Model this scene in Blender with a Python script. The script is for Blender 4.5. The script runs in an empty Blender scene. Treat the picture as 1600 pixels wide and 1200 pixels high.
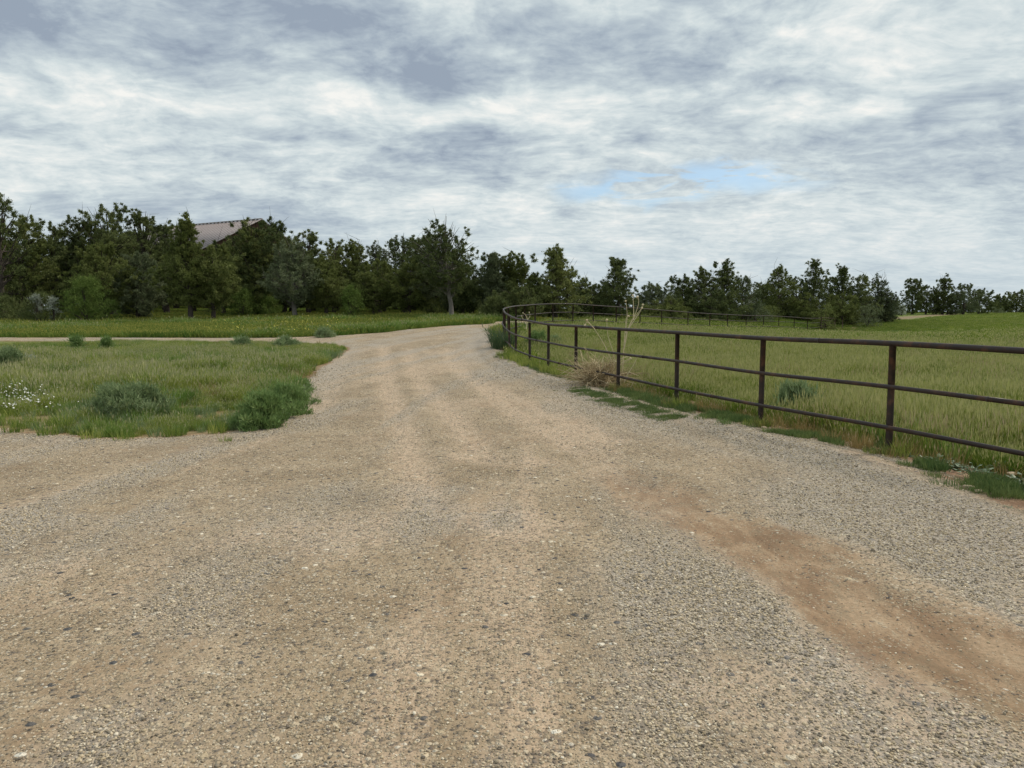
import bpy, math, random
import numpy as np
from mathutils import Vector
sc = bpy.context.scene
C = sc.collection
F = 1202.0; H = 1.6; TH = math.atan(113/F)

# ------------------------------------------------------------------ camera
cam = bpy.data.cameras.new('camera'); camo = bpy.data.objects.new('camera', cam); C.objects.link(camo)
camo.location = (0, 0, H); camo.rotation_euler = (math.pi/2 - TH, 0, 0)
cam.sensor_width = 36; cam.lens = F/1600*36; cam.clip_start = 0.05; cam.clip_end = 9000
sc.camera = camo
sc.view_settings.view_transform = 'Standard'; sc.view_settings.look = 'None'
sc.view_settings.gamma = 1; sc.view_settings.use_curve_mapping = False
sc.view_settings.exposure = 0.7
sc.cycles.max_bounces = 5; sc.cycles.diffuse_bounces = 2; sc.cycles.glossy_bounces = 2
sc.cycles.transparent_max_bounces = 4; sc.cycles.use_adaptive_sampling = True

SUN_EL, SUN_AZ = math.radians(50), math.radians(62)   # azimuth clockwise from +Y
# ------------------------------------------------------------------ node helper
class N:
    def __init__(s, nt): s.nt = nt; nt.nodes.clear()
    def new(s, t, **kw):
        n = s.nt.nodes.new(t)
        for k, v in kw.items(): setattr(n, k, v)
        return n
    def put(s, sock, v):
        if isinstance(v, bpy.types.NodeSocket): s.nt.links.new(v, sock)
        elif v is not None:
            if isinstance(v, (tuple, list)) and len(v) == 3 and sock.type == 'RGBA': v = (*v, 1)
            sock.default_value = v
    def m(s, op, a, b=None, c=None, clamp=False):
        n = s.new('ShaderNodeMath', operation=op, use_clamp=clamp)
        s.put(n.inputs[0], a)
        if b is not None: s.put(n.inputs[1], b)
        if c is not None: s.put(n.inputs[2], c)
        return n.outputs[0]
    def vm(s, op, a, b=None):
        n = s.new('ShaderNodeVectorMath', operation=op)
        s.put(n.inputs[0], a)
        if b is not None: s.put(n.inputs[1], b)
        return n.outputs['Value'] if op in ('DISTANCE', 'LENGTH', 'DOT_PRODUCT') else n.outputs[0]
    def mix(s, f, a, b, blend='MIX'):
        n = s.new('ShaderNodeMix', data_type='RGBA', blend_type=blend, clamp_factor=True)
        s.put(n.inputs[0], f); s.put(n.inputs[6], a); s.put(n.inputs[7], b)
        return n.outputs[2]
    def noise(s, vec, scale, detail=4, rough=.55, dist=0.0, out=0):
        n = s.new('ShaderNodeTexNoise')
        s.put(n.inputs['Vector'], vec); n.inputs['Scale'].default_value = scale
        n.inputs['Detail'].default_value = detail; n.inputs['Roughness'].default_value = rough
        n.inputs['Distortion'].default_value = dist
        return n.outputs[out]
    def sm(s, v, a, b, lo=0., hi=1.):
        n = s.new('ShaderNodeMapRange', interpolation_type='SMOOTHSTEP')
        s.put(n.inputs[0], v); s.put(n.inputs[1], a); s.put(n.inputs[2], b); s.put(n.inputs[3], lo); s.put(n.inputs[4], hi)
        return n.outputs[0]
    def ramp(s, v, pts, interp='LINEAR'):
        n = s.new('ShaderNodeValToRGB'); n.color_ramp.interpolation = interp
        e = n.color_ramp.elements
        while len(e) < len(pts): e.new(.5)
        for k, (p, c) in enumerate(pts): e[k].position = p; e[k].color = (*c, 1)
        s.put(n.inputs[0], v); return n.outputs[0]
    def attr(s, name): return s.new('ShaderNodeAttribute', attribute_name=name)

def srgb(r, g, b):
    f = lambda c: c/255/12.92 if c/255 <= .04045 else ((c/255+.055)/1.055)**2.4
    return (f(r), f(g), f(b))

# ------------------------------------------------------------------ world: broken overcast
w = bpy.data.worlds.new('World'); sc.world = w; w.use_nodes = True
n = N(w.node_tree)
tc = n.new('ShaderNodeTexCoord').outputs['Generated']
sep = n.new('ShaderNodeSeparateXYZ'); n.put(sep.inputs[0], tc); sx, sy, sz = sep.outputs
zc = n.m('MAXIMUM', sz, 0.0)
den = n.m('ADD', zc, 0.16)
cmb = n.new('ShaderNodeCombineXYZ')
n.put(cmb.inputs[0], n.m('DIVIDE', sx, den)); n.put(cmb.inputs[1], n.m('MULTIPLY', n.m('DIVIDE', sy, den), 1.0))
flat = cmb.outputs[0]
az = n.m('ARCTAN2', sx, sy); el = n.m('ARCSINE', sz)
cae = n.new('ShaderNodeCombineXYZ'); n.put(cae.inputs[0], az); n.put(cae.inputs[1], el)
ae = cae.outputs[0]
def pxdir(px, py):
    xc, yc = (px-800)/F, -(py-600)/F
    v = Vector((xc, math.cos(TH)+math.sin(TH)*yc, -math.sin(TH)+math.cos(TH)*yc)).normalized()
    return math.atan2(v.x, v.y), math.asin(v.z)
warp = n.noise(ae, 5.0, 4, .6, out=1)
wv = n.vm('MULTIPLY', n.vm('SUBTRACT', warp, (.5, .5, .5)), (.22, .10, 0))
aew = n.vm('ADD', ae, wv)
def blob(px, py, rx, ry, coord=None):
    a, e = pxdir(px, py)
    d = n.vm('SUBTRACT', coord or aew, (a, e, 0))
    d = n.vm('DIVIDE', d, (rx/F, ry/F, 1))
    l = n.vm('LENGTH', n.vm('MULTIPLY', d, (1, 1, 0)))
    return n.sm(l, 0.25, 1.0, 1.0, 0.0)
# cloud brightness field: layered noise on a flat cloud deck
flat = n.vm('MULTIPLY', flat, (1.3, 1.3, 1))
w2 = n.vm('MULTIPLY', n.vm('SUBTRACT', n.noise(flat, 1.3, 3, .5, out=1), (.5, .5, .5)), (.55, .35, 0))
fw_ = n.vm('ADD', flat, w2)
b1 = n.noise(fw_, .9, 4, .5)
b2 = n.noise(n.vm('ADD', n.vm('MULTIPLY', fw_, (1.0, 1.15, 1)), (7, 3, 0)), 2.4, 8, .52)
b4 = n.noise(n.vm('ADD', n.vm('MULTIPLY', fw_, (1.1, 1.5, 1)), (3, 9, 0)), 6.0, 7, .50)
b3 = n.noise(n.vm('MULTIPLY', ae, (1.0, 2.8, 1)), 4.5, 7, .52)
cell = n.m('ABSOLUTE', n.m('SUBTRACT', n.noise(n.vm('ADD', n.vm('MULTIPLY', aew, (1.0, 2.0, 1)), (13, 2, 0)), 8, 5, .5), .5))   # billowed edges
val = n.m('ADD', n.m('MULTIPLY', b1, .22), n.m('ADD', n.m('MULTIPLY', b2, .46), n.m('ADD', n.m('MULTIPLY', b3, .34), n.m('MULTIPLY', b4, .36))))   # mean .69
puff = n.new('ShaderNodeTexVoronoi', feature='SMOOTH_F1'); n.put(puff.inputs['Vector'], n.vm('ADD', n.vm('MULTIPLY', fw_, (1, 1.3, 1)), n.vm('MULTIPLY', n.noise(flat, 5.0, 5, .6, out=1), (.30, .22, 0)))); puff.inputs['Scale'].default_value = 4.2; puff.inputs['Smoothness'].default_value = .6
val = n.m('SUBTRACT', val, n.m('MULTIPLY', n.m('SUBTRACT', puff.outputs['Distance'], .38), n.sm(el, .04, .25, .12, .42)))
val = n.m('SUBTRACT', val, n.m('MULTIPLY', n.m('SUBTRACT', cell, .07), .70))
val = n.m('ADD', n.m('MULTIPLY', n.m('SUBTRACT', val, .69), 1.25), .60)
fine = n.noise(n.vm('ADD', n.vm('MULTIPLY', fw_, (1.0, 1.3, 1)), (21, 4, 0)), 15.0, 6, .62)
val = n.m('ADD', val, n.m('MULTIPLY', n.m('SUBTRACT', fine, .5), .62))
fine2 = n.noise(n.vm('MULTIPLY', aew, (1.0, 2.2, 1)), 22.0, 6, .62)
val = n.m('ADD', val, n.m('MULTIPLY', n.m('SUBTRACT', fine2, .5), .52))
for (px, py, rx, ry, k) in [(250, 30, 620, 120, -.30), (150, 75, 380, 60, -.10), (700, 105, 260, 65, -.26), (1010, 60, 250, 90, -.14),
        (60, 140, 240, 70, .20), (420, 150, 220, 60, .16), (640, 180, 260, 45, .20), (880, 170, 240, 60, .14), (1450, 60, 330, 110, .14),
        (720, 245, 170, 50, -.30), (380, 225, 200, 45, -.12), (350, 325, 330, 45, -.30), (100, 250, 260, 60, .06),
        (640, 275, 60, 14, .30), (700, 320, 190, 34, .14), (1250, 175, 240, 26, .16), (1480, 200, 280, 60, -.20), (1100, 130, 250, 50, -.14),
        (1500, 265, 320, 40, -.12), (900, 350, 420, 60, .10), (1300, 385, 500, 60, .10), (1360, 350, 300, 30, .05)]:
    val = n.m('ADD', val, n.m('MULTIPLY', blob(px, py, rx, ry), k))
cloud = n.ramp(val, [(0.0, srgb(150, 163, 179)), (.2, srgb(168, 181, 193)), (.42, srgb(188, 200, 207)), (.60, srgb(205, 216, 219)), (.78, srgb(222, 229, 229)), (1.0, srgb(243, 243, 239))])
# near the horizon the deck melts into a pale grey-blue veil
hz = n.sm(el, 0.0, .16, 1.0, 0.0)
cloud = n.mix(n.m('MULTIPLY', hz, .55), cloud, srgb(193, 207, 215))
sky = n.new('ShaderNodeTexSky', sky_type='NISHITA', sun_disc=False, sun_elevation=SUN_EL, sun_rotation=SUN_AZ)
sky.air_density = 1.3; sky.dust_density = 1.0
# breaks: the blue opening right of centre, a few thin ones elsewhere round the sky
g1 = blob(1080, 288, 215, 34); g2 = blob(960, 300, 120, 20)
thin = n.noise(n.vm('MULTIPLY', ae, (1, 4.5, 1)), 9, 5, .6, .8)
gap = n.m('MULTIPLY', n.m('MAXIMUM', g1, g2), n.sm(thin, .42, .52))
gap = n.m('MULTIPLY', gap, .85, clamp=True)
blue = n.mix(.5, n.vm('MULTIPLY', sky.outputs[0], (.17, .17, .17)), srgb(106, 156, 206))
lp = n.mix(gap, cloud, blue)
below = n.sm(sz, -.02, 0.0)
lp = n.mix(below, srgb(120, 120, 105), lp)
bg = n.new('ShaderNodeBackground'); n.put(bg.inputs[0], n.vm('MULTIPLY', lp, (6.3, 6.3, 6.3))); bg.inputs[1].default_value = 0.1
wo = n.new('ShaderNodeOutputWorld'); n.put(wo.inputs[0], bg.outputs[0])

sun = bpy.data.lights.new('sun', 'SUN'); sun.energy = 1.5; sun.angle = math.radians(10); sun.color = (1, .91, .77)
suno = bpy.data.objects.new('sun', sun); C.objects.link(suno)
sd = Vector((math.sin(SUN_AZ)*math.cos(SUN_EL), math.cos(SUN_AZ)*math.cos(SUN_EL), math.sin(SUN_EL)))
suno.rotation_euler = sd.to_track_quat('Z', 'Y').to_euler(); suno.location = sd*60

# ------------------------------------------------------------------ numpy helpers
rng = np.random.default_rng(7)
def P(px, py, Y):
    px = np.asarray(px, float); py = np.asarray(py, float)
    xc, yc = (px-800)/F, -(py-600)/F
    Yc = math.cos(TH)+math.sin(TH)*yc; Z = -math.sin(TH)+math.cos(TH)*yc
    t = Y/Yc
    return np.stack([xc*t, Y+0*xc, H+Z*t], -1)
# terrain control points, x, y, z
ctl = []
for (px, py, Y) in [(0, 501, 50), (-400, 501, 50), (310, 502, 50), (725, 497, 50), (550, 491, 60), (0, 527, 33), (250, 527.5, 33.2), (430, 527.5, 33.5), (600, 520, 35.5),
        (700, 509, 42), (760, 506, 45), (1600, 489.5, 150), (1450, 490, 150), (1340, 506, 85), (1900, 489.5, 150), (1420, 494, 120), (868, 502, 57), (965, 498, 67),
        (1090, 500, 72), (1250, 503, 80), (300, 478, 85), (-300, 478, 85), (600, 481, 80), (1600, 509, 70), (1600, 530, 42), (1500, 560, 26)]:
    ctl.append(P(px, py, Y))
for (px, top, Y) in [(787, 485, 28.5), (807.5, 479, 33), (836, 476, 39.5), (864, 475, 42), (895, 475, 44), (927, 477, 46), (963, 479.5, 48.5), (1000, 482, 51), (1034, 484.6, 54),
        (1075, 488, 57), (1109, 490, 60), (1137, 491.5, 62.5), (1166, 493, 65), (1217, 494.3, 69.7), (1283, 497.5, 76.5), (1398, 535.5, 8.3), (1193, 529, 10.5),
        (1059.5, 520, 12.75), (967, 514, 15), (900.5, 509.3, 17.3), (857, 506.2, 19.5), (828, 503, 21.6), (806, 498, 23.8), (796, 493.5, 25.7), (789, 489, 27.3)]:
    p = P(px, top, Y); p[2] -= 1.23; ctl.append(p)
for x, y in [(-40, 0), (-12, 0), (0, 0), (12, 0), (40, 0), (-12, 8), (-6, 9), (0, 8), (3, 6), (0, 12), (-5, 13), (-12, 13), (12, 12), (25, 18), (-30, 10), (8, 8), (0, -20), (-40, -30), (40, -30)]:
    ctl.append(np.array([x, y, 0.]))
for x, y, z in [(-9, 20, .16), (-3, 18, .08), (-16, 20, .17), (-3, 24, .25), (-12, 26, .33), (6, 25, .05), (15, 40, .1), (8, 36, .35), (-35, 26, .35), (-60, 50, 1.1), (-60, 90, 2.1),
        (0, 110, 1.6), (40, 140, 1.3), (0, 200, 1.4), (-150, 200, 2.0), (150, 200, 1.35), (150, 100, .9), (300, 300, 1.35), (-300, 300, 1.6), (90, 60, .1), (150, 20, 0), (-150, 20, .3), (0, 300, 1.4), (-150, -100, 0), (150, -100, 0)]:
    ctl.append(np.array([x, y, z]))
ctl = np.array(ctl)
SC = 30.0
def phi(r): return np.where(r > 1e-9, r*r*np.log(r+1e-9), 0)
cx = ctl[:, :2]/SC; nc = len(cx)
Pm = np.c_[np.ones(nc), cx]
K = phi(np.linalg.norm(cx[:, None]-cx[None], axis=2))+.0015*np.eye(nc)
A = np.block([[K, Pm], [Pm.T, np.zeros((3, 3))]])
sol = np.linalg.solve(A, np.r_[ctl[:, 2], np.zeros(3)])
def hgt(x, y):
    x = np.asarray(x, float); y = np.asarray(y, float); sh = x.shape
    X = np.stack([x.ravel(), y.ravel()], 1)
    R = np.linalg.norm(X, axis=1); cl = np.minimum(1, 300/np.maximum(R, 1e-6)); X = X*cl[:, None]/SC
    out = np.empty(len(X))
    for i in range(0, len(X), 40000):
        q = X[i:i+40000]
        out[i:i+40000] = phi(np.linalg.norm(q[:, None]-cx[None], axis=2))@sol[:nc]+sol[nc]+q@sol[nc+1:]
    out = np.clip(out, -1.2, 3.2)
    k = np.clip((R-220)/80, 0, 1)
    out = out*(1-k)+1.38*k
    return out.reshape(sh)
def G(px, py):
    """where the ray through a photograph pixel meets the ground"""
    a = P(px, py, 1.0); d = a-np.array([0, 0, H])
    Y = np.geomspace(2, 400, 3000)
    z = H+d[2]*Y; h = hgt(d[0]*Y, Y)
    i = np.argmax(z < h)
    if not (z < h).any(): i = 2000
    return np.array([d[0]*Y[i], Y[i]])
def poly(pts): return np.array([G(*p) for p in pts])
def inside(pg, x, y):
    r = np.zeros(x.shape, bool); j = len(pg)-1
    for i in range(len(pg)):
        xi, yi = pg[i]; xj, yj = pg[j]
        if yi != yj:
            r ^= ((yi > y) != (yj > y)) & (x < (xj-xi)*(y-yi)/(yj-yi)+xi)
        j = i
    return r
def segdist(pl, x, y, closed=False):
    """distance to a polyline and the parameter along it, 0..1"""
    best = np.full(x.shape, 1e9); par = np.zeros(x.shape)
    m = len(pl) if closed else len(pl)-1
    for i in range(m):
        a = pl[i]; b = pl[(i+1) % len(pl)]; ab = b-a; L = (ab@ab)+1e-12
        t = np.clip(((x-a[0])*ab[0]+(y-a[1])*ab[1])/L, 0, 1)
        d = np.hypot(x-a[0]-t*ab[0], y-a[1]-t*ab[1])
        k = d < best; best = np.where(k, d, best); par = np.where(k, (i+t)/m, par)
    return best, par
def vnoise(x, y, s, seed=0, octv=4):
    """value noise in numpy, about -1..1"""
    o = np.zeros(np.shape(x)); amp = 1; tot = 0
    for k in range(octv):
        X = x/s*2**k+seed*17.3; Y = y/s*2**k+seed*9.1
        xi = np.floor(X).astype(np.int64); yi = np.floor(Y).astype(np.int64); fx = X-xi; fy = Y-yi
        fx = fx*fx*(3-2*fx); fy = fy*fy*(3-2*fy)
        def hsh(a, b):
            v = (a*374761393+b*668265263+(seed+k)*974634777) & 0xffffffff
            v = ((v ^ (v >> 13))*1274126177) & 0xffffffff
            return ((v ^ (v >> 16)) & 0xffff)/32767.5-1
        v = (hsh(xi, yi)*(1-fx)+hsh(xi+1, yi)*fx)*(1-fy)+(hsh(xi, yi+1)*(1-fx)+hsh(xi+1, yi+1)*fx)*fy
        o += v*amp; tot += amp; amp *= .5
    return o/tot
def smooth(a, b, v):
    t = np.clip((v-a)/(b-a), 0, 1); return t*t*(3-2*t)
def mesh(name, V, faces, mat=None, attrs=None, smooth_=False):
    """faces: (n,3) or (n,4) int array"""
    me = bpy.data.meshes.new(name); V = np.asarray(V, np.float32); faces = np.asarray(faces, np.int32)
    k = faces.shape[1]
    me.vertices.add(len(V)); me.vertices.foreach_set('co', V.ravel())
    me.loops.add(faces.size); me.loops.foreach_set('vertex_index', faces.ravel())
    me.polygons.add(len(faces)); me.polygons.foreach_set('loop_start', np.arange(0, faces.size, k, dtype=np.int32))
    if smooth_: me.polygons.foreach_set('use_smooth', np.ones(len(faces), bool))
    for an, av in (attrs or {}).items():
        av = np.asarray(av, np.float32)
        if av.ndim == 1: me.attributes.new(an, 'FLOAT', 'POINT').data.foreach_set('value', av)
        else: me.attributes.new(an, 'FLOAT_COLOR', 'POINT').data.foreach_set('color', np.c_[av, np.ones(len(av), np.float32)].ravel())
    if mat: me.materials.append(mat)
    me.update(calc_edges=True)
    return me
def obj(name, me, parent=None, **props):
    o = bpy.data.objects.new(name, me); C.objects.link(o); o.parent = parent
    for k, v in props.items(): o[k] = v
    return o
def thing(name, label, cat, loc, group=None):
    o = bpy.data.objects.new(name, None); C.objects.link(o); o.location = [float(v) for v in loc]; o.empty_display_size = .2
    o['label'] = label; o['category'] = cat
    if group: o['group'] = group
    return o
def tube(path, rad, sides=8, cap=True):
    path = np.asarray(path, float); m = len(path); rad = np.broadcast_to(np.asarray(rad, float), (m,))
    T = np.gradient(path, axis=0); T /= np.linalg.norm(T, axis=1)[:, None]+1e-12
    ref = np.array([0, 0, 1.]) if abs(T[0, 2]) < .9 else np.array([1., 0, 0])
    V = []
    for i in range(m):
        u = np.cross(T[i], ref); u /= np.linalg.norm(u)+1e-12; v = np.cross(T[i], u)
        a = np.arange(sides)*2*math.pi/sides
        V.append(path[i]+rad[i]*(np.cos(a)[:, None]*u+np.sin(a)[:, None]*v))
    V = np.concatenate(V); Fc = []
    for i in range(m-1):
        for k in range(sides):
            k2 = (k+1) % sides; Fc.append((i*sides+k, i*sides+k2, (i+1)*sides+k2, (i+1)*sides+k))
    if cap:
        for base, s in ((0, 1), ((m-1)*sides, -1)):
            c = len(V); V = np.r_[V, [path[0] if base == 0 else path[-1]]]
            for k in range(sides): Fc.append((base+k, base+(k+1) % sides, c, c) if s > 0 else (base+(k+1) % sides, base+k, c, c))
    return V, np.array(Fc)
def tris(Fc):
    Fc = np.asarray(Fc); a = Fc[:, :3]; b = Fc[:, [0, 2, 3]]
    b = b[b[:, 1] != b[:, 2]]
    return np.r_[a, b]
def join(parts):
    V = []; Fc = []; o = 0
    for v, f in parts: V.append(v); Fc.append(np.asarray(f)+o); o += len(v)
    return np.concatenate(V), np.concatenate(Fc)
def newmat(name):
    m = bpy.data.materials.new(name); m.use_nodes = True
    nn = N(m.node_tree); out = nn.new('ShaderNodeOutputMaterial'); bs = nn.new('ShaderNodeBsdfPrincipled')
    nn.put(out.inputs[0], bs.outputs[0]); return m, nn, bs

# ------------------------------------------------------------------ lay of the land, traced from the photograph
ISL = poly([(430, 664), (455, 650), (468, 636), (478, 622), (476, 606), (486, 592), (500, 578), (522, 562), (540, 550), (549, 543.5), (520, 537), (440, 534.5), (300, 533), (150, 532.5), (0, 532)])
ISLAND = np.r_[ISL, [[-60, 31], [-60, 9.5], [-14, 9.7]], poly([(0, 671), (60, 678), (150, 685), (250, 684), (330, 679), (400, 670)])]
FARL = poly([(-200, 527), (0, 527), (200, 527.3), (400, 527.5), (480, 526), (545, 523.5), (600, 519.5), (640, 514), (700, 509), (740, 507), (765, 506)])
RIGHT = poly([(1700, 835), (1600, 800), (1560, 788), (1500, 760), (1430, 734), (1397, 719), (1319, 698), (1240, 683), (1178, 669), (1150, 663), (1075, 646), (1009, 629), (962, 614), (906, 595), (875, 590), (825, 570), (792, 554), (778, 540), (774, 525), (776, 515)])
LOOP = np.array([(-.6, 31), (.2, 37), (1.5, 42), (4, 46), (8, 49.5)])
ROAD = np.r_[[[-90, -60], [9.5, -60], [8.2, -4], [6.2, .8], [4.9, 3.4], [4.5, 4.3]], RIGHT[1:], LOOP+[-.6, 1.2], [[12, 54.5], [17, 61], [18, 66]], [[13, 62], [8, 55.5], [4, 52], [0, 49], [-1.2, 47]], FARL[::-1], [[-90, 33]]]
TRK = poly([(1326, 512), (1345, 507), (1380, 500.5), (1430, 494.5), (1490, 490.5)])
REDP = poly([(890, 700), (945, 735), (1010, 770), (1090, 812), (1180, 855), (1320, 938), (1450, 1005), (1600, 1058), (1800, 1130)])
FCURVE_EDGE = RIGHT
TRACKS = [poly([(700, 553), (715, 575), (745, 600), (800, 640), (900, 700)]), poly([(600, 540), (606, 600), (640, 700), (660, 790)]), poly([(540, 545), (520, 600), (500, 650)]),
          poly([(640, 545), (660, 600), (700, 640), (760, 720)]), poly([(700, 545), (740, 590), (860, 650), (960, 690)])]
def masks(x, y):
    ins = inside(ROAD, x, y) & ~inside(ISLAND, x, y)
    d1, _ = segdist(ROAD, x, y, True); d2, _ = segdist(ISLAND, x, y, True)
    d = np.minimum(d1, d2); sd_ = np.where(ins, d, -d)
    return sd_+.16*vnoise(x, y, .9, 3)+.05*vnoise(x, y, .2, 4, 2)
def relief(x, y, sd_):
    r = .012*vnoise(x, y, 1.6, 11)+.004*vnoise(x, y, .3, 12, 2)
    dr, pr = segdist(REDP, x, y)
    r = r-.018*np.exp(-(dr/.28)**2)+.012*np.exp(-((dr-.55)/.2)**2)
    for t in TRACKS:
        dt, _ = segdist(t, x, y); r = r-.016*np.exp(-(dt/.22)**2)+.010*np.exp(-((dt-.40)/.15)**2)
    dR, _ = segdist(RIGHT, x, y)
    r = r+.045*np.exp(-((dR-.35)/.35)**2)*(sd_ > -.3)
    off = smooth(0.15, -.5, sd_)
    return r*smooth(90, 40, np.hypot(x, y))+off*(-.03+.03*vnoise(x, y, 1.2, 15))

# ------------------------------------------------------------------ ground sheet (fine in view, coarse behind)
th = np.radians(np.r_[np.linspace(-180, -64, 40), np.linspace(-62, -46, 40), np.linspace(-45.75, 45.75, 380), np.linspace(46, 62, 40), np.linspace(64, 180, 40)])
rr = np.r_[.0, .4, .8, 1.2, 1.6, 1.9, np.geomspace(2.1, 60, 270), np.geomspace(62, 5000, 110)]
TT, RR = np.meshgrid(th, rr); gx = RR*np.sin(TT); gy = RR*np.cos(TT)
sdm = masks(gx, gy)
gz = hgt(gx, gy)+relief(gx, gy, sdm)
nr, na = gx.shape
dred, pred = segdist(REDP, gx, gy)
dright, _ = segdist(RIGHT, gx, gy)
wred = .36+.26*pred
red = np.exp(-(np.maximum(dred+.22*vnoise(gx, gy, .6, 20), 0)/wred)**2.4)*smooth(0, .25, pred)*(.88+.45*vnoise(gx, gy, .9, 21))
red = np.maximum(red, .8*np.exp(-((segdist(poly([(1210, 828), (1260, 848), (1310, 868)]), gx, gy)[0]+.1*vnoise(gx, gy, .5, 19))/.16)**2))
loose = smooth(2.3, .7, dright+.7*vnoise(gx, gy, 1.6, 22))*(sdm > -.2)*(gy > 1)*(1-np.clip(red*1.5, 0, 1))
disl, _ = segdist(ISLAND, gx, gy, True)
loose = np.maximum(loose, .55*smooth(.9, .1, disl+.3*vnoise(gx, gy, 1, 23))*(sdm > -.1))
loose = np.maximum(loose, .9*smooth(.18, .55, vnoise(gx*1.25, gy*.62, 1.5, 24)+.12*(gy < 6)))
pale = np.zeros_like(gx)
for t in TRACKS:
    dt, _ = segdist(t, gx, gy); pale = np.maximum(pale, np.exp(-(dt/.22)**2)*(1.1+.5*vnoise(gx, gy, 1.0, 25)))
pale = np.maximum(pale, .7*smooth(.25, .6, vnoise(gx, gy, 1.3, 26)))
dtrk, _ = segdist(TRK, gx, gy)
trk = np.exp(-(dtrk/1.7)**4)
sk_u = (gx-.25*np.clip(gy-14, 0, 40))/(1+.045*np.clip(14-gy, 0, 14))
streak = vnoise(sk_u*2.6, gy*.16, 1.0, 81, 4)
loose = np.clip(loose+.75*smooth(.10, .45, streak)*(1-np.clip(red, 0, 1)), 0, 1)*(1-.75*smooth(.08, .4, -streak))
pale = np.clip(pale+.6*smooth(.08, .4, vnoise(sk_u*2.9+5, gy*.14, 1.0, 83, 3)), 0, 1)
red = np.maximum(red, .62*np.exp(-((dright-.1)/.38)**2)*(gy < 11)*(gx > 0)*smooth(-.3, .4, vnoise(gx, gy, .5, 84)))
red = np.clip(red+.42*smooth(.22, .5, vnoise(gx*1.5, gy*.6, 1.0, 82, 3))*(gy < 14), 0, 1)
m_road = sdm > 0
quads = []
idx = np.arange(nr*na).reshape(nr, na)
q = np.stack([idx[:-1, :-1], idx[:-1, 1:], idx[1:, 1:], idx[1:, :-1]], -1).reshape(-1, 4)[:, ::-1]
rf = (m_road[:-1, :-1].astype(int)+m_road[:-1, 1:]+m_road[1:, 1:]+m_road[1:, :-1]).reshape(-1) >= 2
tf = ((trk[:-1, :-1]+trk[1:, 1:])/2).reshape(-1) > .5
VV = np.stack([gx, gy, gz], -1).reshape(-1, 3)

# material shared by road and earth; the attributes say what lies where
gm, n, bs = newmat('gravel_and_earth')
pos = n.new('ShaderNodeNewGeometry').outputs['Position']
a_sd = n.attr('edge').outputs['Fac']; a_red = n.attr('red').outputs['Fac']; a_lo = n.attr('loose').outputs['Fac']; a_pa = n.attr('pale').outputs['Fac']; a_tr = n.attr('track').outputs['Fac']
nz = n.noise(pos, 1.1, 5, .6); nz2 = n.noise(pos, 9, 4, .6); nz3 = n.noise(pos, 45, 4, .65)
dirt = n.ramp(nz, [(.35, (.305, .224, .143)), (.5, (.405, .304, .200)), (.65, (.505, .392, .268))])
dirt = n.mix(n.m('MULTIPLY', a_pa, .95, clamp=True), dirt, (.64, .475, .335))
rednz = n.m('MULTIPLY', n.sm(n.m('ADD', a_red, n.m('MULTIPLY', n.m('SUBTRACT', n.noise(pos, 7, 7, .75), .5), 1.5)), .15, .95), n.sm(a_red, 0, .15))
rs = n.noise(n.vm('MULTIPLY', pos, (1.2, .5, 1)), 3.2, 4, .6)
dirt = n.mix(n.m('MULTIPLY', rednz, .95), dirt, n.ramp(rs, [(.38, (.235, .145, .086)), (.5, (.32, .208, .126)), (.62, (.44, .31, .20))]))
spot = n.sm(n.noise(pos, 2.3, 4, .6, .3), .60, .72)
dirt = n.mix(n.m('MULTIPLY', spot, .4), dirt, (.41, .27, .165))
dirt = n.mix(n.sm(nz3, .35, .7, 0, .5), dirt, (.16, .12, .07))
def pebbles(scale, seed):
    v = n.new('ShaderNodeTexVoronoi', voronoi_dimensions='2D'); n.put(v.inputs['Vector'], n.vm('ADD', n.vm('MULTIPLY', pos, (1, 1.0, 1)), n.vm('MULTIPLY', n.vm('ADD', n.noise(pos, scale*.9, 2, .5, out=1), (seed, seed, 0)), (.5/scale, .5/scale, 0))))
    v.inputs['Scale'].default_value = scale
    s = n.new('ShaderNodeSeparateColor'); n.put(s.inputs[0], v.outputs['Color'])
    return v.outputs['Distance'], s.outputs[0], s.outputs[1]
dA, cA, kA = pebbles(42, 3); dB, cB, kB = pebbles(85, 9); dC, cC, kC = pebbles(19, 5)
stonecol = [(0., (.045, .045, .05)), (.14, (.12, .115, .115)), (.30, (.28, .235, .175)), (.48, (.47, .375, .245)), (.72, (.62, .51, .36)), (.92, (.76, .66, .50)), (1., (.88, .81, .68))]
pc = n.ramp(cA, stonecol); pb = n.ramp(cB, stonecol); pC = n.ramp(cC, stonecol)
cover = n.m('ADD', .42, n.m('SUBTRACT', n.m('MULTIPLY', a_lo, .45), n.m('MULTIPLY', rednz, .40)))
cover = n.m('ADD', cover, n.m('MULTIPLY', n.m('SUBTRACT', n.noise(pos, 3.0, 3, .6), .5), .7))
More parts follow.
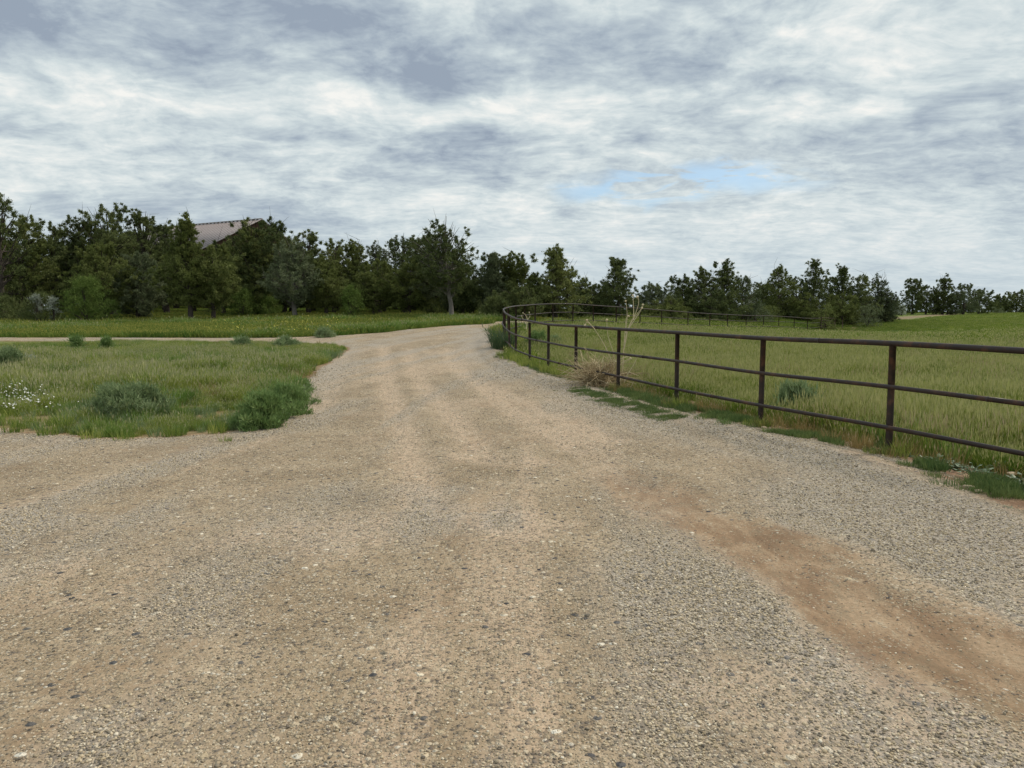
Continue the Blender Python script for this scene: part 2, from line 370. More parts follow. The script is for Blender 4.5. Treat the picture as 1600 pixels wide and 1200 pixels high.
# gravel seen from afar keeps a coarse, streaky mottle
mot = n.noise(n.vm('MULTIPLY', pos, (1, .45, 1)), 7.5, 5, .7)
dirt = n.mix(n.sm(mot, .55, .72, 0, .55), dirt, (.55, .45, .315))
dirt = n.mix(n.sm(mot, .47, .33, 0, .55), dirt, (.24, .185, .12))
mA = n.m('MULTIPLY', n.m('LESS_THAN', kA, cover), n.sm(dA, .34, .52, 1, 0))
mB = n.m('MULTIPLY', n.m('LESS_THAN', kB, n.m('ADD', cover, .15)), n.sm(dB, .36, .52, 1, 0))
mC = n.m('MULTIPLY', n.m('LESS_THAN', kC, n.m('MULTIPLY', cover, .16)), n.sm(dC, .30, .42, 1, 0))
dirt = n.mix(n.m('MULTIPLY', n.sm(dA, .3, .6), n.m('MULTIPLY', n.m('LESS_THAN', kA, cover), n.m('ADD', .50, n.m('MULTIPLY', a_lo, .35)))), dirt, (.10, .078, .055))  # crevices between pebbles darkened in the colour, painting the shade there
col = n.mix(n.m('MULTIPLY', mB, .75), dirt, n.mix(.35, pb, dirt))
col = n.mix(n.m('MULTIPLY', mA, .85), col, n.mix(.22, pc, dirt))
col = n.mix(mC, col, pC)
grey = n.mix(n.m('MULTIPLY', a_lo, .42), col, n.mix(.5, col, (.46, .415, .36)))
road = n.mix(n.m('MULTIPLY', a_lo, .28), grey, (.55, .50, .445))
# off the road: reddish soil, litter, under grass
sn = n.noise(pos, .8, 5, .6)
soil = n.ramp(n.noise(pos, 3.5, 5, .65), [(.3, (.22, .125, .072)), (.5, (.34, .215, .135)), (.72, (.47, .35, .235))])
turf = n.ramp(n.noise(pos, .22, 6, .62), [(.3, (.10, .14, .032)), (.5, (.14, .18, .04)), (.7, (.20, .215, .06))])
dist = n.vm('LENGTH', pos)
gr = n.attr('grassy').outputs['Fac']
soil = n.mix(n.m('MULTIPLY', gr, n.sm(dist, 9, 40, .35, 1.0)), soil, turf)
edge = n.sm(n.m('ADD', a_sd, n.m('MULTIPLY', n.m('SUBTRACT', nz2, .5), .25)), -.07, .05)
c = n.mix(edge, soil, road)
c = n.mix(n.m('MULTIPLY', a_tr, .9), c, n.ramp(nz2, [(.3, (.20, .14, .085)), (.7, (.30, .22, .14))]))
n.put(bs.inputs['Base Color'], c); bs.inputs['Roughness'].default_value = .92; bs.inputs['Specular IOR Level'].default_value = .2
hh = n.m('ADD', n.m('MULTIPLY', n.m('MULTIPLY', mA, n.sm(dA, 0, .5, 1, 0)), .010), n.m('ADD', n.m('MULTIPLY', n.m('MULTIPLY', mB, n.sm(dB, 0, .5, 1, 0)), .005), n.m('ADD', n.m('MULTIPLY', n.m('MULTIPLY', mC, n.sm(dC, 0, .42, 1, 0)), .016), n.m('ADD', n.m('MULTIPLY', nz3, .010), n.m('MULTIPLY', nz2, .02)))))
bp = n.new('ShaderNodeBump'); bp.inputs['Strength'].default_value = .9; bp.inputs['Distance'].default_value = 1.0; n.put(bp.inputs['Height'], hh)
n.put(bs.inputs['Normal'], bp.outputs[0])

grassy = smooth(.1, -.5, sdm)
# reddish bare band along the fence foot
band = smooth(1.5, .5, dright+.5*vnoise(gx, gy, .8, 31))*(gy < 30)
grassy = grassy*(1-band)
at = dict(edge=sdm, red=red, loose=loose, pale=pale, track=trk, grassy=grassy)
def sub(mask):
    f = q[mask]; u, inv = np.unique(f, return_inverse=True)
    return VV[u], inv.reshape(-1, 4), {k: v.reshape(-1)[u] for k, v in at.items()}
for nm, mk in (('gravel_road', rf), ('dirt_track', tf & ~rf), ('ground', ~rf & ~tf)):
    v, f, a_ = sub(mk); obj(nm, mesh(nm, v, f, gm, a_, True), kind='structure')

# ------------------------------------------------------------------ scattering by geometry nodes (stuff only)
def scatter(name, pts, rot, scl, var, protos, **props):
    me = bpy.data.meshes.new(name); me.vertices.add(len(pts)); me.vertices.foreach_set('co', np.asarray(pts, np.float32).ravel())
    me.attributes.new('rot', 'FLOAT_VECTOR', 'POINT').data.foreach_set('vector', np.asarray(rot, np.float32).ravel())
    me.attributes.new('scl', 'FLOAT_VECTOR', 'POINT').data.foreach_set('vector', np.asarray(scl, np.float32).ravel())
    me.attributes.new('var', 'INT', 'POINT').data.foreach_set('value', np.asarray(var, np.int32))
    o = obj(name, me, **props)
    col_ = bpy.data.collections.new(name+' source')
    for k, pm in enumerate(protos): col_.objects.link(bpy.data.objects.new(f'{name}_{k:02d}', pm))
    g = bpy.data.node_groups.new(name, 'GeometryNodeTree')
    g.interface.new_socket('Geometry', in_out='INPUT', socket_type='NodeSocketGeometry'); g.interface.new_socket('Geometry', in_out='OUTPUT', socket_type='NodeSocketGeometry')
    gi = g.nodes.new('NodeGroupInput'); go = g.nodes.new('NodeGroupOutput'); ip = g.nodes.new('GeometryNodeInstanceOnPoints'); ci = g.nodes.new('GeometryNodeCollectionInfo')
    ci.inputs['Collection'].default_value = col_; ci.inputs['Separate Children'].default_value = True; ci.inputs['Reset Children'].default_value = True
    ip.inputs['Pick Instance'].default_value = True
    def na_(nm, t):
        a = g.nodes.new('GeometryNodeInputNamedAttribute'); a.data_type = t; a.inputs[0].default_value = nm
        return a.outputs[0]
    L = g.links.new
    L(gi.outputs[0], ip.inputs['Points']); L(ci.outputs[0], ip.inputs['Instance']); L(na_('var', 'INT'), ip.inputs['Instance Index'])
    L(na_('rot', 'FLOAT_VECTOR'), ip.inputs['Rotation']); L(na_('scl', 'FLOAT_VECTOR'), ip.inputs['Scale']); L(ip.outputs[0], go.inputs[0])
    md = o.modifiers.new('scatter', 'NODES'); md.node_group = g
    return o
def bil(field, x, y):
    """look a ground attribute up at x, y"""
    r = np.hypot(x, y); a = np.arctan2(x, y)
    i = np.clip(np.searchsorted(rr, r)-1, 0, nr-2); j = np.clip(np.searchsorted(th, a)-1, 0, na-2)
    fr = (r-rr[i])/(rr[i+1]-rr[i]); fa = (a-th[j])/(th[j+1]-th[j])
    return (field[i, j]*(1-fr)+field[i+1, j]*fr)*(1-fa)+(field[i, j+1]*(1-fr)+field[i+1, j+1]*fr)*fa

# loose stones on the road
stm, n, bs = newmat('gravel_stone')
rnd = n.new('ShaderNodeObjectInfo').outputs['Random']
sc_ = n.ramp(rnd, stonecol); ob = n.new('ShaderNodeTexCoord').outputs['Object']
sc_ = n.mix(n.sm(n.noise(ob, 2.2, 4, .6), .3, .75, .1, .6), sc_, (.45, .35, .215))
n.put(bs.inputs['Base Color'], sc_); bs.inputs['Roughness'].default_value = .85; bs.inputs['Specular IOR Level'].default_value = .3
def stone(seed):
    r = np.random.default_rng(seed); import bmesh
    b = bmesh.new(); bmesh.ops.create_icosphere(b, subdivisions=1, radius=.5)
    V = np.array([v.co[:] for v in b.verts]); Fc = np.array([[v.index for v in f.verts] for f in b.faces]); b.free()
    for _ in range(6):
        nn = r.normal(size=3); nn /= np.linalg.norm(nn); dcut = r.uniform(.28, .42); s = V@nn; V = np.where((s > dcut)[:, None], V-(s-dcut)[:, None]*nn, V)
    V *= [1, r.uniform(.6, .95), r.uniform(.4, .7)]; V *= 1+.06*r.normal(size=(len(V), 1))
    return mesh('stone', V, Fc, stm)
stones = [stone(s) for s in range(10)]
def polar(nn, r0, r1, p, half=44):
    """random points, density falling with distance"""
    u = rng.random(nn); r = (r0**p+u*(r1**p-r0**p))**(1/p); a = np.radians(rng.uniform(-half, half, nn))
    return r*np.sin(a), r*np.cos(a), r
x, y, r = polar(950000, 1.9, 26, .72, 60)
s_ = bil(sdm, x, y); lo = bil(loose, x, y); rd = bil(red, x, y); pl_ = bil(pale, x, y)
keep = (s_ > -.12) & (rng.random(len(x)) < np.clip(.20+.80*lo-.30*rd-.14*pl_+.35*vnoise(x, y, .5, 41, 3), .03, 1)*smooth(26, 9, r))
x, y, r, lo, rd = x[keep], y[keep], r[keep], lo[keep], rd[keep]
size = .0055+.0065*rng.random(len(x))**1.6+.0105*rng.random(len(x))**9+.0060*lo*rng.random(len(x))
big = rng.random(len(x)) < .0005; size = np.where(big, rng.uniform(.022, .036, len(x)), size)
size *= np.where(r > 7, 1+(r-7)*.06, 1)
size *= 1.20
z = bil(gz, x, y)+size*.10
scatter('loose_gravel', np.c_[x, y, z], np.c_[rng.normal(0, .25, len(x)), rng.normal(0, .25, len(x)), rng.uniform(0, 6.28, len(x))], np.c_[size, size*rng.uniform(.8, 1.1, len(x)), size*rng.uniform(.7, 1.1, len(x))], rng.integers(0, 10, len(x)), stones,
        kind='stuff', label='loose grey and tan gravel stones scattered over the driveway', category='gravel')
print('stones', len(x))

# ------------------------------------------------------------------ grasses
BARE = [(G(px, py), a_, b_) for px, py, a_, b_ in [(178, 668, .34, .30), (150, 661, .25, .25), (255, 673, .25, .30), (262, 655, .22, .3), (300, 636, .30, .55), (352, 630, .42, .6), (318, 664, .22, .2), (380, 640, .16, .3), (472, 600, .25, .6), (478, 628, .22, .4),
        (430, 604, .35, .5), (40, 676, .25, .2), (95, 664, .18, .2), (215, 676, .2, .15), (345, 655, .2, .25), (60, 655, .25, .3)]]
def bare_at(x, y):
    o = np.zeros(x.shape)
    for g, a_, b_ in BARE: o = np.maximum(o, np.exp(-(((x-g[0]+.15*vnoise(x, y, .3, 7))/a_)**2+((y-g[1]+.15*vnoise(x, y, .3, 8))/b_)**2)))
    return o
def grassmat(name, lo_, mid_, hi_, tipc, red_=(.20, .115, .05), redk=.5, scale=.35):
    m, n, bs = newmat(name)
    pos = n.new('ShaderNodeNewGeometry').outputs['Position']
    t = n.attr('t').outputs['Fac']; r_ = n.attr('r').outputs['Fac']; hd = n.attr('head').outputs['Fac']
    p2 = n.vm('MULTIPLY', pos, (1, 1, 0))
    k = n.noise(p2, scale, 5, .6); k2 = n.noise(p2, scale*5, 3, .6)
    v = n.m('ADD', n.m('MULTIPLY', k, .6), n.m('ADD', n.m('MULTIPLY', k2, .25), n.m('MULTIPLY', r_, .28)))
    c_ = n.ramp(v, [(.42, lo_), (.55, mid_), (.70, hi_)])
    rp = n.m('MULTIPLY', n.sm(n.noise(n.vm('ADD', p2, (31, 7, 0)), scale*1.6, 4, .6), .55, .72), redk)
    c_ = n.mix(rp, c_, red_)
    c_ = n.mix(n.sm(t, .0, .15, .35, 0.0), c_, (.24, .19, .09))
    c_ = n.mix(n.m('MULTIPLY', hd, .9), c_, tipc)
    oi = n.new('ShaderNodeObjectInfo').outputs['Random']
    c_ = n.mix(n.sm(oi, .55, 1.0, 0, .45), c_, hi_)
    c_ = n.mix(n.sm(oi, .0, .35, .35, 0), c_, lo_)
    n.put(bs.inputs['Base Color'], c_); bs.inputs['Roughness'].default_value = .7; bs.inputs['Specular IOR Level'].default_value = .25
    tr = n.new('ShaderNodeBsdfTranslucent'); n.put(tr.inputs[0], c_)
    ms = n.new('ShaderNodeMixShader'); ms.inputs[0].default_value = .3; n.put(ms.inputs[1], bs.outputs[0]); n.put(ms.inputs[2], tr.outputs[0])
    out = [q_ for q_ in m.node_tree.nodes if q_.type == 'OUTPUT_MATERIAL'][0]; n.put(out.inputs[0], ms.outputs[0])
    return m
m_field = grassmat('field_grass', (.070, .140, .014), (.148, .226, .025), (.31, .355, .066), (.46, .43, .19), redk=.18, scale=.22)
m_isl = grassmat('island_grass', (.090, .160, .028), (.205, .280, .045), (.40, .43, .11), (.48, .44, .26), redk=.25, scale=.42)
m_green = grassmat('lush_grass', (.065, .120, .034), (.110, .175, .050), (.20, .25, .085), (.2, .22, .08), redk=0, scale=1.5)
m_verge = grassmat('verge_grass', (.060, .135, .022), (.120, .200, .034), (.24, .28, .055), (.38, .36, .08), redk=.06, scale=.3)
m_dry = grassmat('dry_grass', (.22, .17, .06), (.31, .22, .09), (.40, .32, .14), (.45, .36, .22), red_=(.26, .12, .05), redk=.75, scale=.5)
def tuft(seed, nb, h, spread, width, mat, heads=.25, lean=.35):
    r = np.random.default_rng(seed); V = []; Fc = []; t = []; rr_ = []; hd = []
    for k in range(nb):
        a = r.uniform(0, 6.28); d = spread*math.sqrt(r.random()); b = np.array([d*math.cos(a), d*math.sin(a), 0])
        hh_ = h*r.uniform(.5, 1.05); la = a+r.normal(0, .9); le = lean*hh_*r.random()**.7; lv = np.array([math.cos(la)*le, math.sin(la)*le, 0])
        wa = r.uniform(0, 6.28); wv_ = np.array([math.cos(wa), math.sin(wa), 0])*width*r.uniform(.7, 1.2)*.5
        c1 = b+lv*.35+[0, 0, hh_*.55]; tip = b+lv+[0, 0, hh_]
        o = len(V); V += [b-wv_, b+wv_, c1+wv_*.8, c1-wv_*.8, tip]; Fc += [(o, o+1, o+2), (o, o+2, o+3), (o+3, o+2, o+4)]
        q_ = r.random(); t += [0, 0, .55, .55, 1]; rr_ += [q_]*5; hd += [0]*5
        if r.random() < heads:
            o = len(V); hl = h*r.uniform(.16, .26); up = np.array([lv[0]*.5, lv[1]*.5, 1.]); up /= np.linalg.norm(up)
            w2 = wv_/np.linalg.norm(wv_)*width*.8
            V += [tip-up*hl*.2, tip+up*hl*.35+w2, tip+up*hl, tip+up*hl*.35-w2]; Fc += [(o, o+1, o+2), (o, o+2, o+3)]
            t += [1]*4; rr_ += [q_]*4; hd += [1]*4
    return mesh('tuft', np.array(V), np.array(Fc), mat, dict(t=t, r=rr_, head=hd))
def grass(name, x, y, hs, protos, label, cat='grass', wide=1.0, sink=.0):
    k = len(x); s = hs*rng.uniform(.7, 1.25, k)
    rot = np.c_[rng.normal(0, .10, k), rng.normal(0, .10, k), rng.uniform(0, 6.28, k)]
    return scatter(name, np.c_[x, y, bil(gz, x, y)-sink], rot, np.c_[s*wide, s*wide, s*rng.uniform(.8, 1.15, k)], rng.integers(0, len(protos), k), protos, kind='stuff', label=label, category=cat)
T_field = [tuft(100+i, 60, .26, .19, .0058, m_field, .28, .7) for i in range(5)]
T_far = [tuft(120+i, 40, .26, .32, .020, m_field, .14, .6) for i in range(4)]
T_isl = [tuft(140+i, 46, .30, .16, .009, m_isl, .10, .6) for i in range(5)]
T_verge = [tuft(160+i, 44, .26, .32, .018, m_verge, .08, .6) for i in range(4)]
T_green = [tuft(180+i, 60, .10, .12, .006, m_green, .0, .8) for i in range(3)]
m_lush = grassmat('bright_grass', (.085, .165, .028), (.150, .250, .045), (.27, .35, .09), (.40, .38, .2), redk=.05, scale=.8)
T_lush = [tuft(200+i, 46, .30, .11, .009, m_lush, .05, .5) for i in range(4)]
T_dry = [tuft(190+i, 36, .20, .10, .005, m_dry, .12, .7) for i in range(3)]
m_blue = grassmat('blue_weed', (.11, .17, .07), (.17, .235, .10), (.27, .34, .17), (.35, .38, .26), redk=0, scale=.8)
T_blue = [tuft(210+i, 60, .22, .13, .008, m_blue, .05, .7) for i in range(3)]
T_mix = [T_blue[0], T_lush[0], tuft(231, 30, .36, .12, .0055, m_field, .9, .5), tuft(232, 22, .34, .12, .005, m_dry, .8, .5)]
# region right of the fence line
def side(x, y):
    """True inside the fenced field"""
    return inside(FIELD, x, y)
fpts = [(8.2, 1.0), (6.3, 4.0)]
near = [(1398, 8.3), (1193, 10.5), (1059.5, 12.75), (967, 15), (900.5, 17.3), (857, 19.5), (828, 21.6), (806, 23.8), (796, 25.7), (789, 27.4), (787, 29.2), (794, 31.4), (806, 33.6), (820, 36.4),
        (836, 39.2), (864, 42), (895, 44.2), (927, 46.3), (963, 48.7), (1000, 51.2), (1034, 53.9), (1075, 57), (1109, 60), (1137, 62.5), (1166, 65), (1193, 67.5), (1217, 69.9), (1241, 72.2), (1262, 74.4), (1283, 76.6)]
fl = np.array([((px-800)/F*Y*1.0, Y) for px, Y in near])
# exact x for these pixels at fence-top height
fl[:, 0] = [float(P(px, 500, Y)[0]) for px, Y in near]
p0 = fl[0]-(fl[1]-fl[0])*1.02+[.12, 0]; pm1 = p0+[.95, -2.2]; pm2 = pm1+[1.1, -2.1]; pm3 = pm2+[1.2, -2.1]
FL = np.r_[[pm3, pm2, pm1, p0], fl]
FIELD = np.r_[FL, [[60, 76], [300, 300], [400, -40], [12, -40]]]

nF = 250000
x, y, r = polar(nF, 4.5, 62, .75, 60)
dR_ = bil(dright, x, y)
inf = inside(FIELD, x, y)
dfe, _ = segdist(FL, x, y)
k = inf & (dfe > .42+.45*(vnoise(x, y, .6, 51)+.3)) & (rng.random(len(x)) < .55+.6*smooth(.2, 1.2, dfe))
fx, fy, fr = x[k], y[k], r[k]
hs = (1+fr/60*.5)*(1+.40*vnoise(fx, fy, 2.2, 52)+.50*vnoise(fx, fy, .45, 54, 2))*.92*smooth(-.1, .8, dfe[k]*1.0)
nearm = rng.random(len(fr)) < smooth(44, 22, fr)
grass('meadow_grass', fx[nearm], fy[nearm], hs[nearm], T_field, 'tall yellow green seeding grass filling the fenced field nearest the rails')
x, y, r = polar(26000, 6.0, 45, .8, 50); k = inside(FIELD, x, y) & (segdist(FL, x, y)[0] > .4) & (vnoise(x, y, 1.8, 57) > .10); x, y = x[k], y[k]
grass('meadow_weeds', x, y, 1.0+.5*vnoise(x, y, .6, 58), T_mix, 'scattered bluish weeds, dry stems and taller green clumps in the fenced field')
x, y, r = polar(150000, 20, 200, .62, 58)
k = (rng.random(len(x)) < smooth(18, 40, r)) & (inside(FIELD, x, y) | ((x > 6) & (y > 52) & ~inside(ROAD, x, y))) & (segdist(FL, x, y)[0] > .2) & (bil(trk, x, y) < .25)
x, y, r = x[k], y[k], r[k]
grass('far_meadow_grass', x, y, (1+.25*vnoise(x, y, 5, 53))*(.35+.65*smooth(2, 7, segdist(TRK, x, y-3)[0]))*np.where(r > 75, .62, np.clip(.75+r/160, .8, 1.6)), T_far, 'far green grass of the fenced field running to the trees', wide=1.5)
# island grass
x, y, r = polar(250000, 8.5, 34, .8, 60)
k = inside(ISLAND, x, y); di, _ = segdist(ISLAND, x, y, True)
nearedge = (y < 14)
bare = smooth(.06, .26, vnoise(x, y, 1.0, 61)+.34*smooth(2.4, .3, di)*(y < 16)-.06)
k &= (vnoise(x, y, .42, 64, 2) > -.15) | (y > 15)
k &= bare_at(x, y) < .42+.3*rng.random(len(x))
k &= (di > .10+.22*(vnoise(x, y, .5, 62, 2)+.4)) & (rng.random(len(x)) > bare*.93)
x, y, r, di = x[k], y[k], r[k], di[k]
hs = (.66+.22*smooth(11, 18, r)+.60*vnoise(x, y, 1.0, 63))*(.6+.4*smooth(.1, .8, di))
hs = np.maximum(hs, .25)*(1-.58*smooth(19, 28, y))*(.58+.42*smooth(10.5, 15, y))
grass('island_grass', x, y, hs, T_isl, 'mixed green and brown seeding grass on the island beside the driveway')
x2, y2, r2 = polar(34000, 8.5, 34, .8, 60); di2, _ = segdist(ISLAND, x2, y2, True)
k = inside(ISLAND, x2, y2) & (di2 > .15) & (bare_at(x2, y2) < .25) & (vnoise(x2, y2, .8, 66) > .10); x2, y2, r2 = x2[k], y2[k], r2[k]
grass('island_tall_grass', x2, y2, (1.0+.8*vnoise(x2, y2, .6, 67))*(1-.5*smooth(19, 28, y2))*(.55+.45*smooth(10.5, 15, y2)), T_lush, 'taller bright green grass clumps scattered over the island')
x2, y2, r2 = polar(15500, 8.5, 34, .8, 60); k = inside(ISLAND, x2, y2) & (vnoise(x2, y2, 1.6, 68) > .14) & (bare_at(x2, y2) < .3); x2, y2, r2 = x2[k], y2[k], r2[k]
grass('island_dry_grass', x2, y2, (1.05+.4*vnoise(x2, y2, .6, 69))*(1-.5*smooth(19, 28, y2))*(.6+.4*smooth(10.5, 15, y2)), T_dry, 'tan seeding dry grass patches on the island')
x2, y2, r2 = polar(26000, 8.5, 34, .8, 45)
near_b = np.zeros(len(x2))
for px, py, s_b in [(200, 652, 1.0), (165, 642, .7), (403, 660, .8), (440, 645, .7), (290, 600, 1.2), (120, 610, 1.0), (460, 622, .5), (340, 570, 1.8), (430, 560, 1.5), (60, 575, 2.0), (240, 556, 2.4)]:
    g = G(px, py); near_b = np.maximum(near_b, np.exp(-((x2-g[0])**2+((y2-g[1])*.8)**2)/s_b**2))
k = inside(ISLAND, x2, y2) & (bare_at(x2, y2) < .3) & (rng.random(len(x2)) < near_b*.9); x2, y2 = x2[k], y2[k]
grass('island_weeds', x2, y2, (.9+.6*vnoise(x2, y2, .5, 70))*(1-.45*smooth(19, 28, y2))*(.7+.3*smooth(10.5, 15, y2)), T_blue, 'loose blue green weeds spread between the bushes of the island')
# verge beyond the side road, under the trees
x, y, r = polar(300000, 28, 110, .6, 58)
k = ~inside(ROAD, x, y) & ~inside(FIELD, x, y) & ~inside(ISLAND, x, y) & (x < 60) & (masks(x, y) < -.15)
x, y, r = x[k], y[k], r[k]
th_ = smooth(70, 50, y)
hs = (.85+.35*vnoise(x, y, 3, 71))*(.55+.45*th_)
grass('verge_grass', x, y, hs, T_verge, 'bright green grass strip between the side road and the trees', wide=1.25)
x, y, r = polar(30000, 33, 50, .8, 46); k = ~inside(ROAD, x, y) & ~inside(FIELD, x, y) & (masks(x, y) < -.2) & (vnoise(x, y*1.6, 3.5, 74) > .12); x, y = x[k], y[k]
grass('verge_tall_weeds', x, y, 1.15+.6*vnoise(x, y, 1.2, 77), T_lush, 'taller deep green weeds in patches on the verge below the trees', wide=2.2)
# low green strips on the gravel edge and at the posts' feet
def along(pl, nn, wid):
    seg = np.linalg.norm(np.diff(pl, axis=0), axis=1); cum = np.r_[0, np.cumsum(seg)]; u = rng.random(nn)*cum[-1]
    i = np.clip(np.searchsorted(cum, u)-1, 0, len(seg)-1); t = (u-cum[i])/seg[i]
    p = pl[i]+(pl[i+1]-pl[i])*t[:, None]; tg = (pl[i+1]-pl[i])/seg[i][:, None]; nrm = np.c_[-tg[:, 1], tg[:, 0]]
    return p+nrm*rng.normal(0, 1, (nn, 1))*wid, u/cum[-1]
a, u = along(poly([(893, 609), (925, 618), (965, 630), (1010, 643), (1055, 658)]), 620, .13)
k = vnoise(a[:, 0], a[:, 1], .3, 72, 2) > -.05-.2*(1-u); a = a[k]
grass('creeping_grass', a[:, 0], a[:, 1], np.full(len(a), .55), T_green, 'dark green creeping grass patch spreading onto the gravel near the dead bush', sink=.01)
a, u = along(poly([(972, 611), (1020, 624), (1075, 640), (1130, 652), (1185, 664)]), 1000, .16)
k = vnoise(a[:, 0], a[:, 1], .35, 75, 2) > -.2; a = a[k]
grass('fence_foot_grass', a[:, 0], a[:, 1], np.full(len(a), .75), T_green, 'lush low green grass under the bottom rail beside the third post')
nogo = G(935, 604)
a, u = along(poly([(800, 557), (830, 569), (860, 579), (895, 589), (930, 600)]), 1700, .22)
a = a[np.hypot(a[:, 0]-nogo[0], a[:, 1]-nogo[1]) > 1.0]
grass('verge_weeds', a[:, 0], a[:, 1], .45+.45*rng.random(len(a)), T_green+T_isl[:1], 'green weedy grass along the curve of the fence foot', cat='grass')
a, u = along(poly([(1215, 677), (1260, 684), (1310, 692), (1350, 700)]), 200, .13)
b, u = along(poly([(1430, 728), (1480, 738), (1540, 757), (1640, 790)]), 620, .17)
a = np.r_[a, b]; k = vnoise(a[:, 0], a[:, 1], .22, 76, 2) > .04; a = a[k]; grass('roadside_ground_cover', a[:, 0], a[:, 1], .5+.45*rng.random(len(a)), T_green, 'low green ground cover at the foot of the nearest fence post')
FLn = FL[3:12]
a, u = along(FLn, 300, .28); k = (vnoise(a[:, 0], a[:, 1], .8, 73) > .05) & inside(FIELD, a[:, 0], a[:, 1]); a = a[k]
grass('dry_grass', a[:, 0], a[:, 1], .8+.5*rng.random(len(a)), T_dry, 'dry russet grass tufts at the field edge behind the rails')

pf = np.concatenate([np.repeat(FL[i:i+1], 26, 0) for i in range(3, 14)]); pf = pf+rng.normal(0, .10, pf.shape)+[.03, .02]
grass('post_foot_grass', pf[:, 0], pf[:, 1], .45+.5*rng.random(len(pf)), T_dry+T_green+T_isl[:2], 'short mixed grass and weeds growing round the feet of the fence posts')
# ------------------------------------------------------------------ pipe fence
pm, n, bs = newmat('brown_pipe')
ob = n.new('ShaderNodeNewGeometry').outputs['Position']
pcx = n.ramp(n.noise(ob, 6, 5, .65), [(.3, (.018, .0115, .0095)), (.52, (.030, .0185, .0145)), (.68, (.095, .045, .024))])
n.put(bs.inputs['Base Color'], pcx); n.put(bs.inputs['Roughness'], n.sm(n.noise(ob, 12, 4), .3, .7, .42, .62)); bs.inputs['Specular IOR Level'].default_value = .35
bp = n.new('ShaderNodeBump'); bp.inputs['Strength'].default_value = .35; bp.inputs['Distance'].default_value = .004; n.put(bp.inputs['Height'], n.noise(ob, 60, 4)); n.put(bs.inputs['Normal'], bp.outputs[0])
wm, n, bs = newmat('weld_metal'); bs.inputs['Base Color'].default_value = (.05, .04, .038, 1); bs.inputs['Roughness'].default_value = .6
def gzf(x, y): return float(hgt(np.array([x]), np.array([y]))[0])
FH = 1.23
zf = np.array([gzf(*p) for p in FL])
fence = thing('pipe_fence', 'long dark brown welded pipe fence with three rails curving round the green field', 'fence', (FL[3][0], FL[3][1], zf[3]))
off0 = np.array([FL[3][0], FL[3][1], zf[3]])
post_me = {}
def chord(i):
    a = FL[max(i-1, 0)]; b = FL[min(i+1, len(FL)-1)]; t = (b-a)/np.linalg.norm(b-a); return t, np.array([-t[1], t[0]])
v, f = tube([(0, 0, -.5), (0, 0, 0), (0, 0, .6), (0, 0, FH-.022)], .0365, 14); pmesh = mesh('post', v, tris(f), pm, None, True)
for i, p in enumerate(FL):
    o = obj('post', pmesh, fence); o.location = np.array([p[0], p[1], zf[i]])-off0
    o.rotation_euler = (rng.normal(0, .006), rng.normal(0, .006), rng.uniform(0, 6))
def catmull(pts, sub=8):
    pts = np.asarray(pts); out = []
    for i in range(len(pts)-1):
        p0, p1, p2, p3 = pts[max(i-1, 0)], pts[i], pts[i+1], pts[min(i+2, len(pts)-1)]
        for t in np.arange(sub)/sub:
            out.append(.5*((2*p1)+(-p0+p2)*t+(2*p0-5*p1+4*p2-p3)*t*t+(-p0+3*p1-3*p2+p3)*t**3))
    out.append(pts[-1]); return np.array(out)
for (hr, rad, nm, step, st) in ((FH, .031, 'top_rail', 3, 1), (FH*.617, .0245, 'middle_rail', 3, 0), (FH*.25, .0245, 'bottom_rail', 3, 2)):
    pts = []
    for i, p in enumerate(FL):
        t, nn_ = chord(i); s = 0 if nm == 'top_rail' else .052   # lower rails sit on the road side of the posts
        pts.append([p[0]+nn_[0]*s, p[1]+nn_[1]*s, zf[i]+hr+(rng.normal(0, .008) if i > 3 else 0)])
    cv = catmull(pts, 8)-off0
    # pipes welded end to end at every third post
    cuts = [0]+list(range(st*8+4, len(cv)-8, step*8))+[len(cv)-1]
    for a_, b_ in zip(cuts[:-1], cuts[1:]):
        if b_-a_ < 2: continue
        v, f = tube(cv[a_:b_+1], rad, 12); o = obj(nm, mesh(nm, v, tris(f), pm, None, True), fence)
        if a_ > 0 and a_ < 14*8:
            pth = np.array([cv[a_]*.999+cv[a_+1]*.001, cv[a_]+(cv[a_+1]-cv[a_])/np.linalg.norm(cv[a_+1]-cv[a_])*.012])
            v, f = tube(pth, rad+.0025, 12); obj('weld', mesh('weld', v, tris(f), wm, None, True), o)

# open gate panel at the far end of the fence
g0 = FL[-1]; gz0 = zf[-1]
gate = thing('pipe_gate', 'small rusty pipe gate standing at the far end of the fence', 'gate', (g0[0]+.15, g0[1]+.3, gz0))
grm, n, bs = newmat('rusty_pipe'); bs.inputs['Base Color'].default_value = (.12, .075, .055, 1); bs.inputs['Roughness'].default_value = .7
e = np.array([1.75, .9, 0])
for (a_, b_, nm) in ((e*0+[0, 0, .25], e*0+[0, 0, 1.3], 'stile'), (e+[0, 0, .15], e+[0, 0, 1.2], 'stile')):
    v, f = tube([a_, (a_+b_)/2, b_], .03, 8); obj(nm, mesh(nm, v, tris(f), grm), gate)
for hgh in (.28, .5, .75, 1.0, 1.27):
    a_ = np.array([0, 0, hgh]); b_ = e+[0, 0, hgh-.1]; v, f = tube([a_, (a_+b_)/2, b_], .025, 8); obj('bar', mesh('bar', v, tris(f), grm), gate)
v, f = tube([e*1.55+[0, 0, -.3], e*1.55+[0, 0, .6], e*1.55+[0, 0, 1.1]], .045, 8)
gp = obj('gate_post', mesh('gate_post', v, tris(f), grm)); gp.location = gate.location; gp['label'] = 'short post past the gate at the end of the fence'; gp['category'] = 'post'

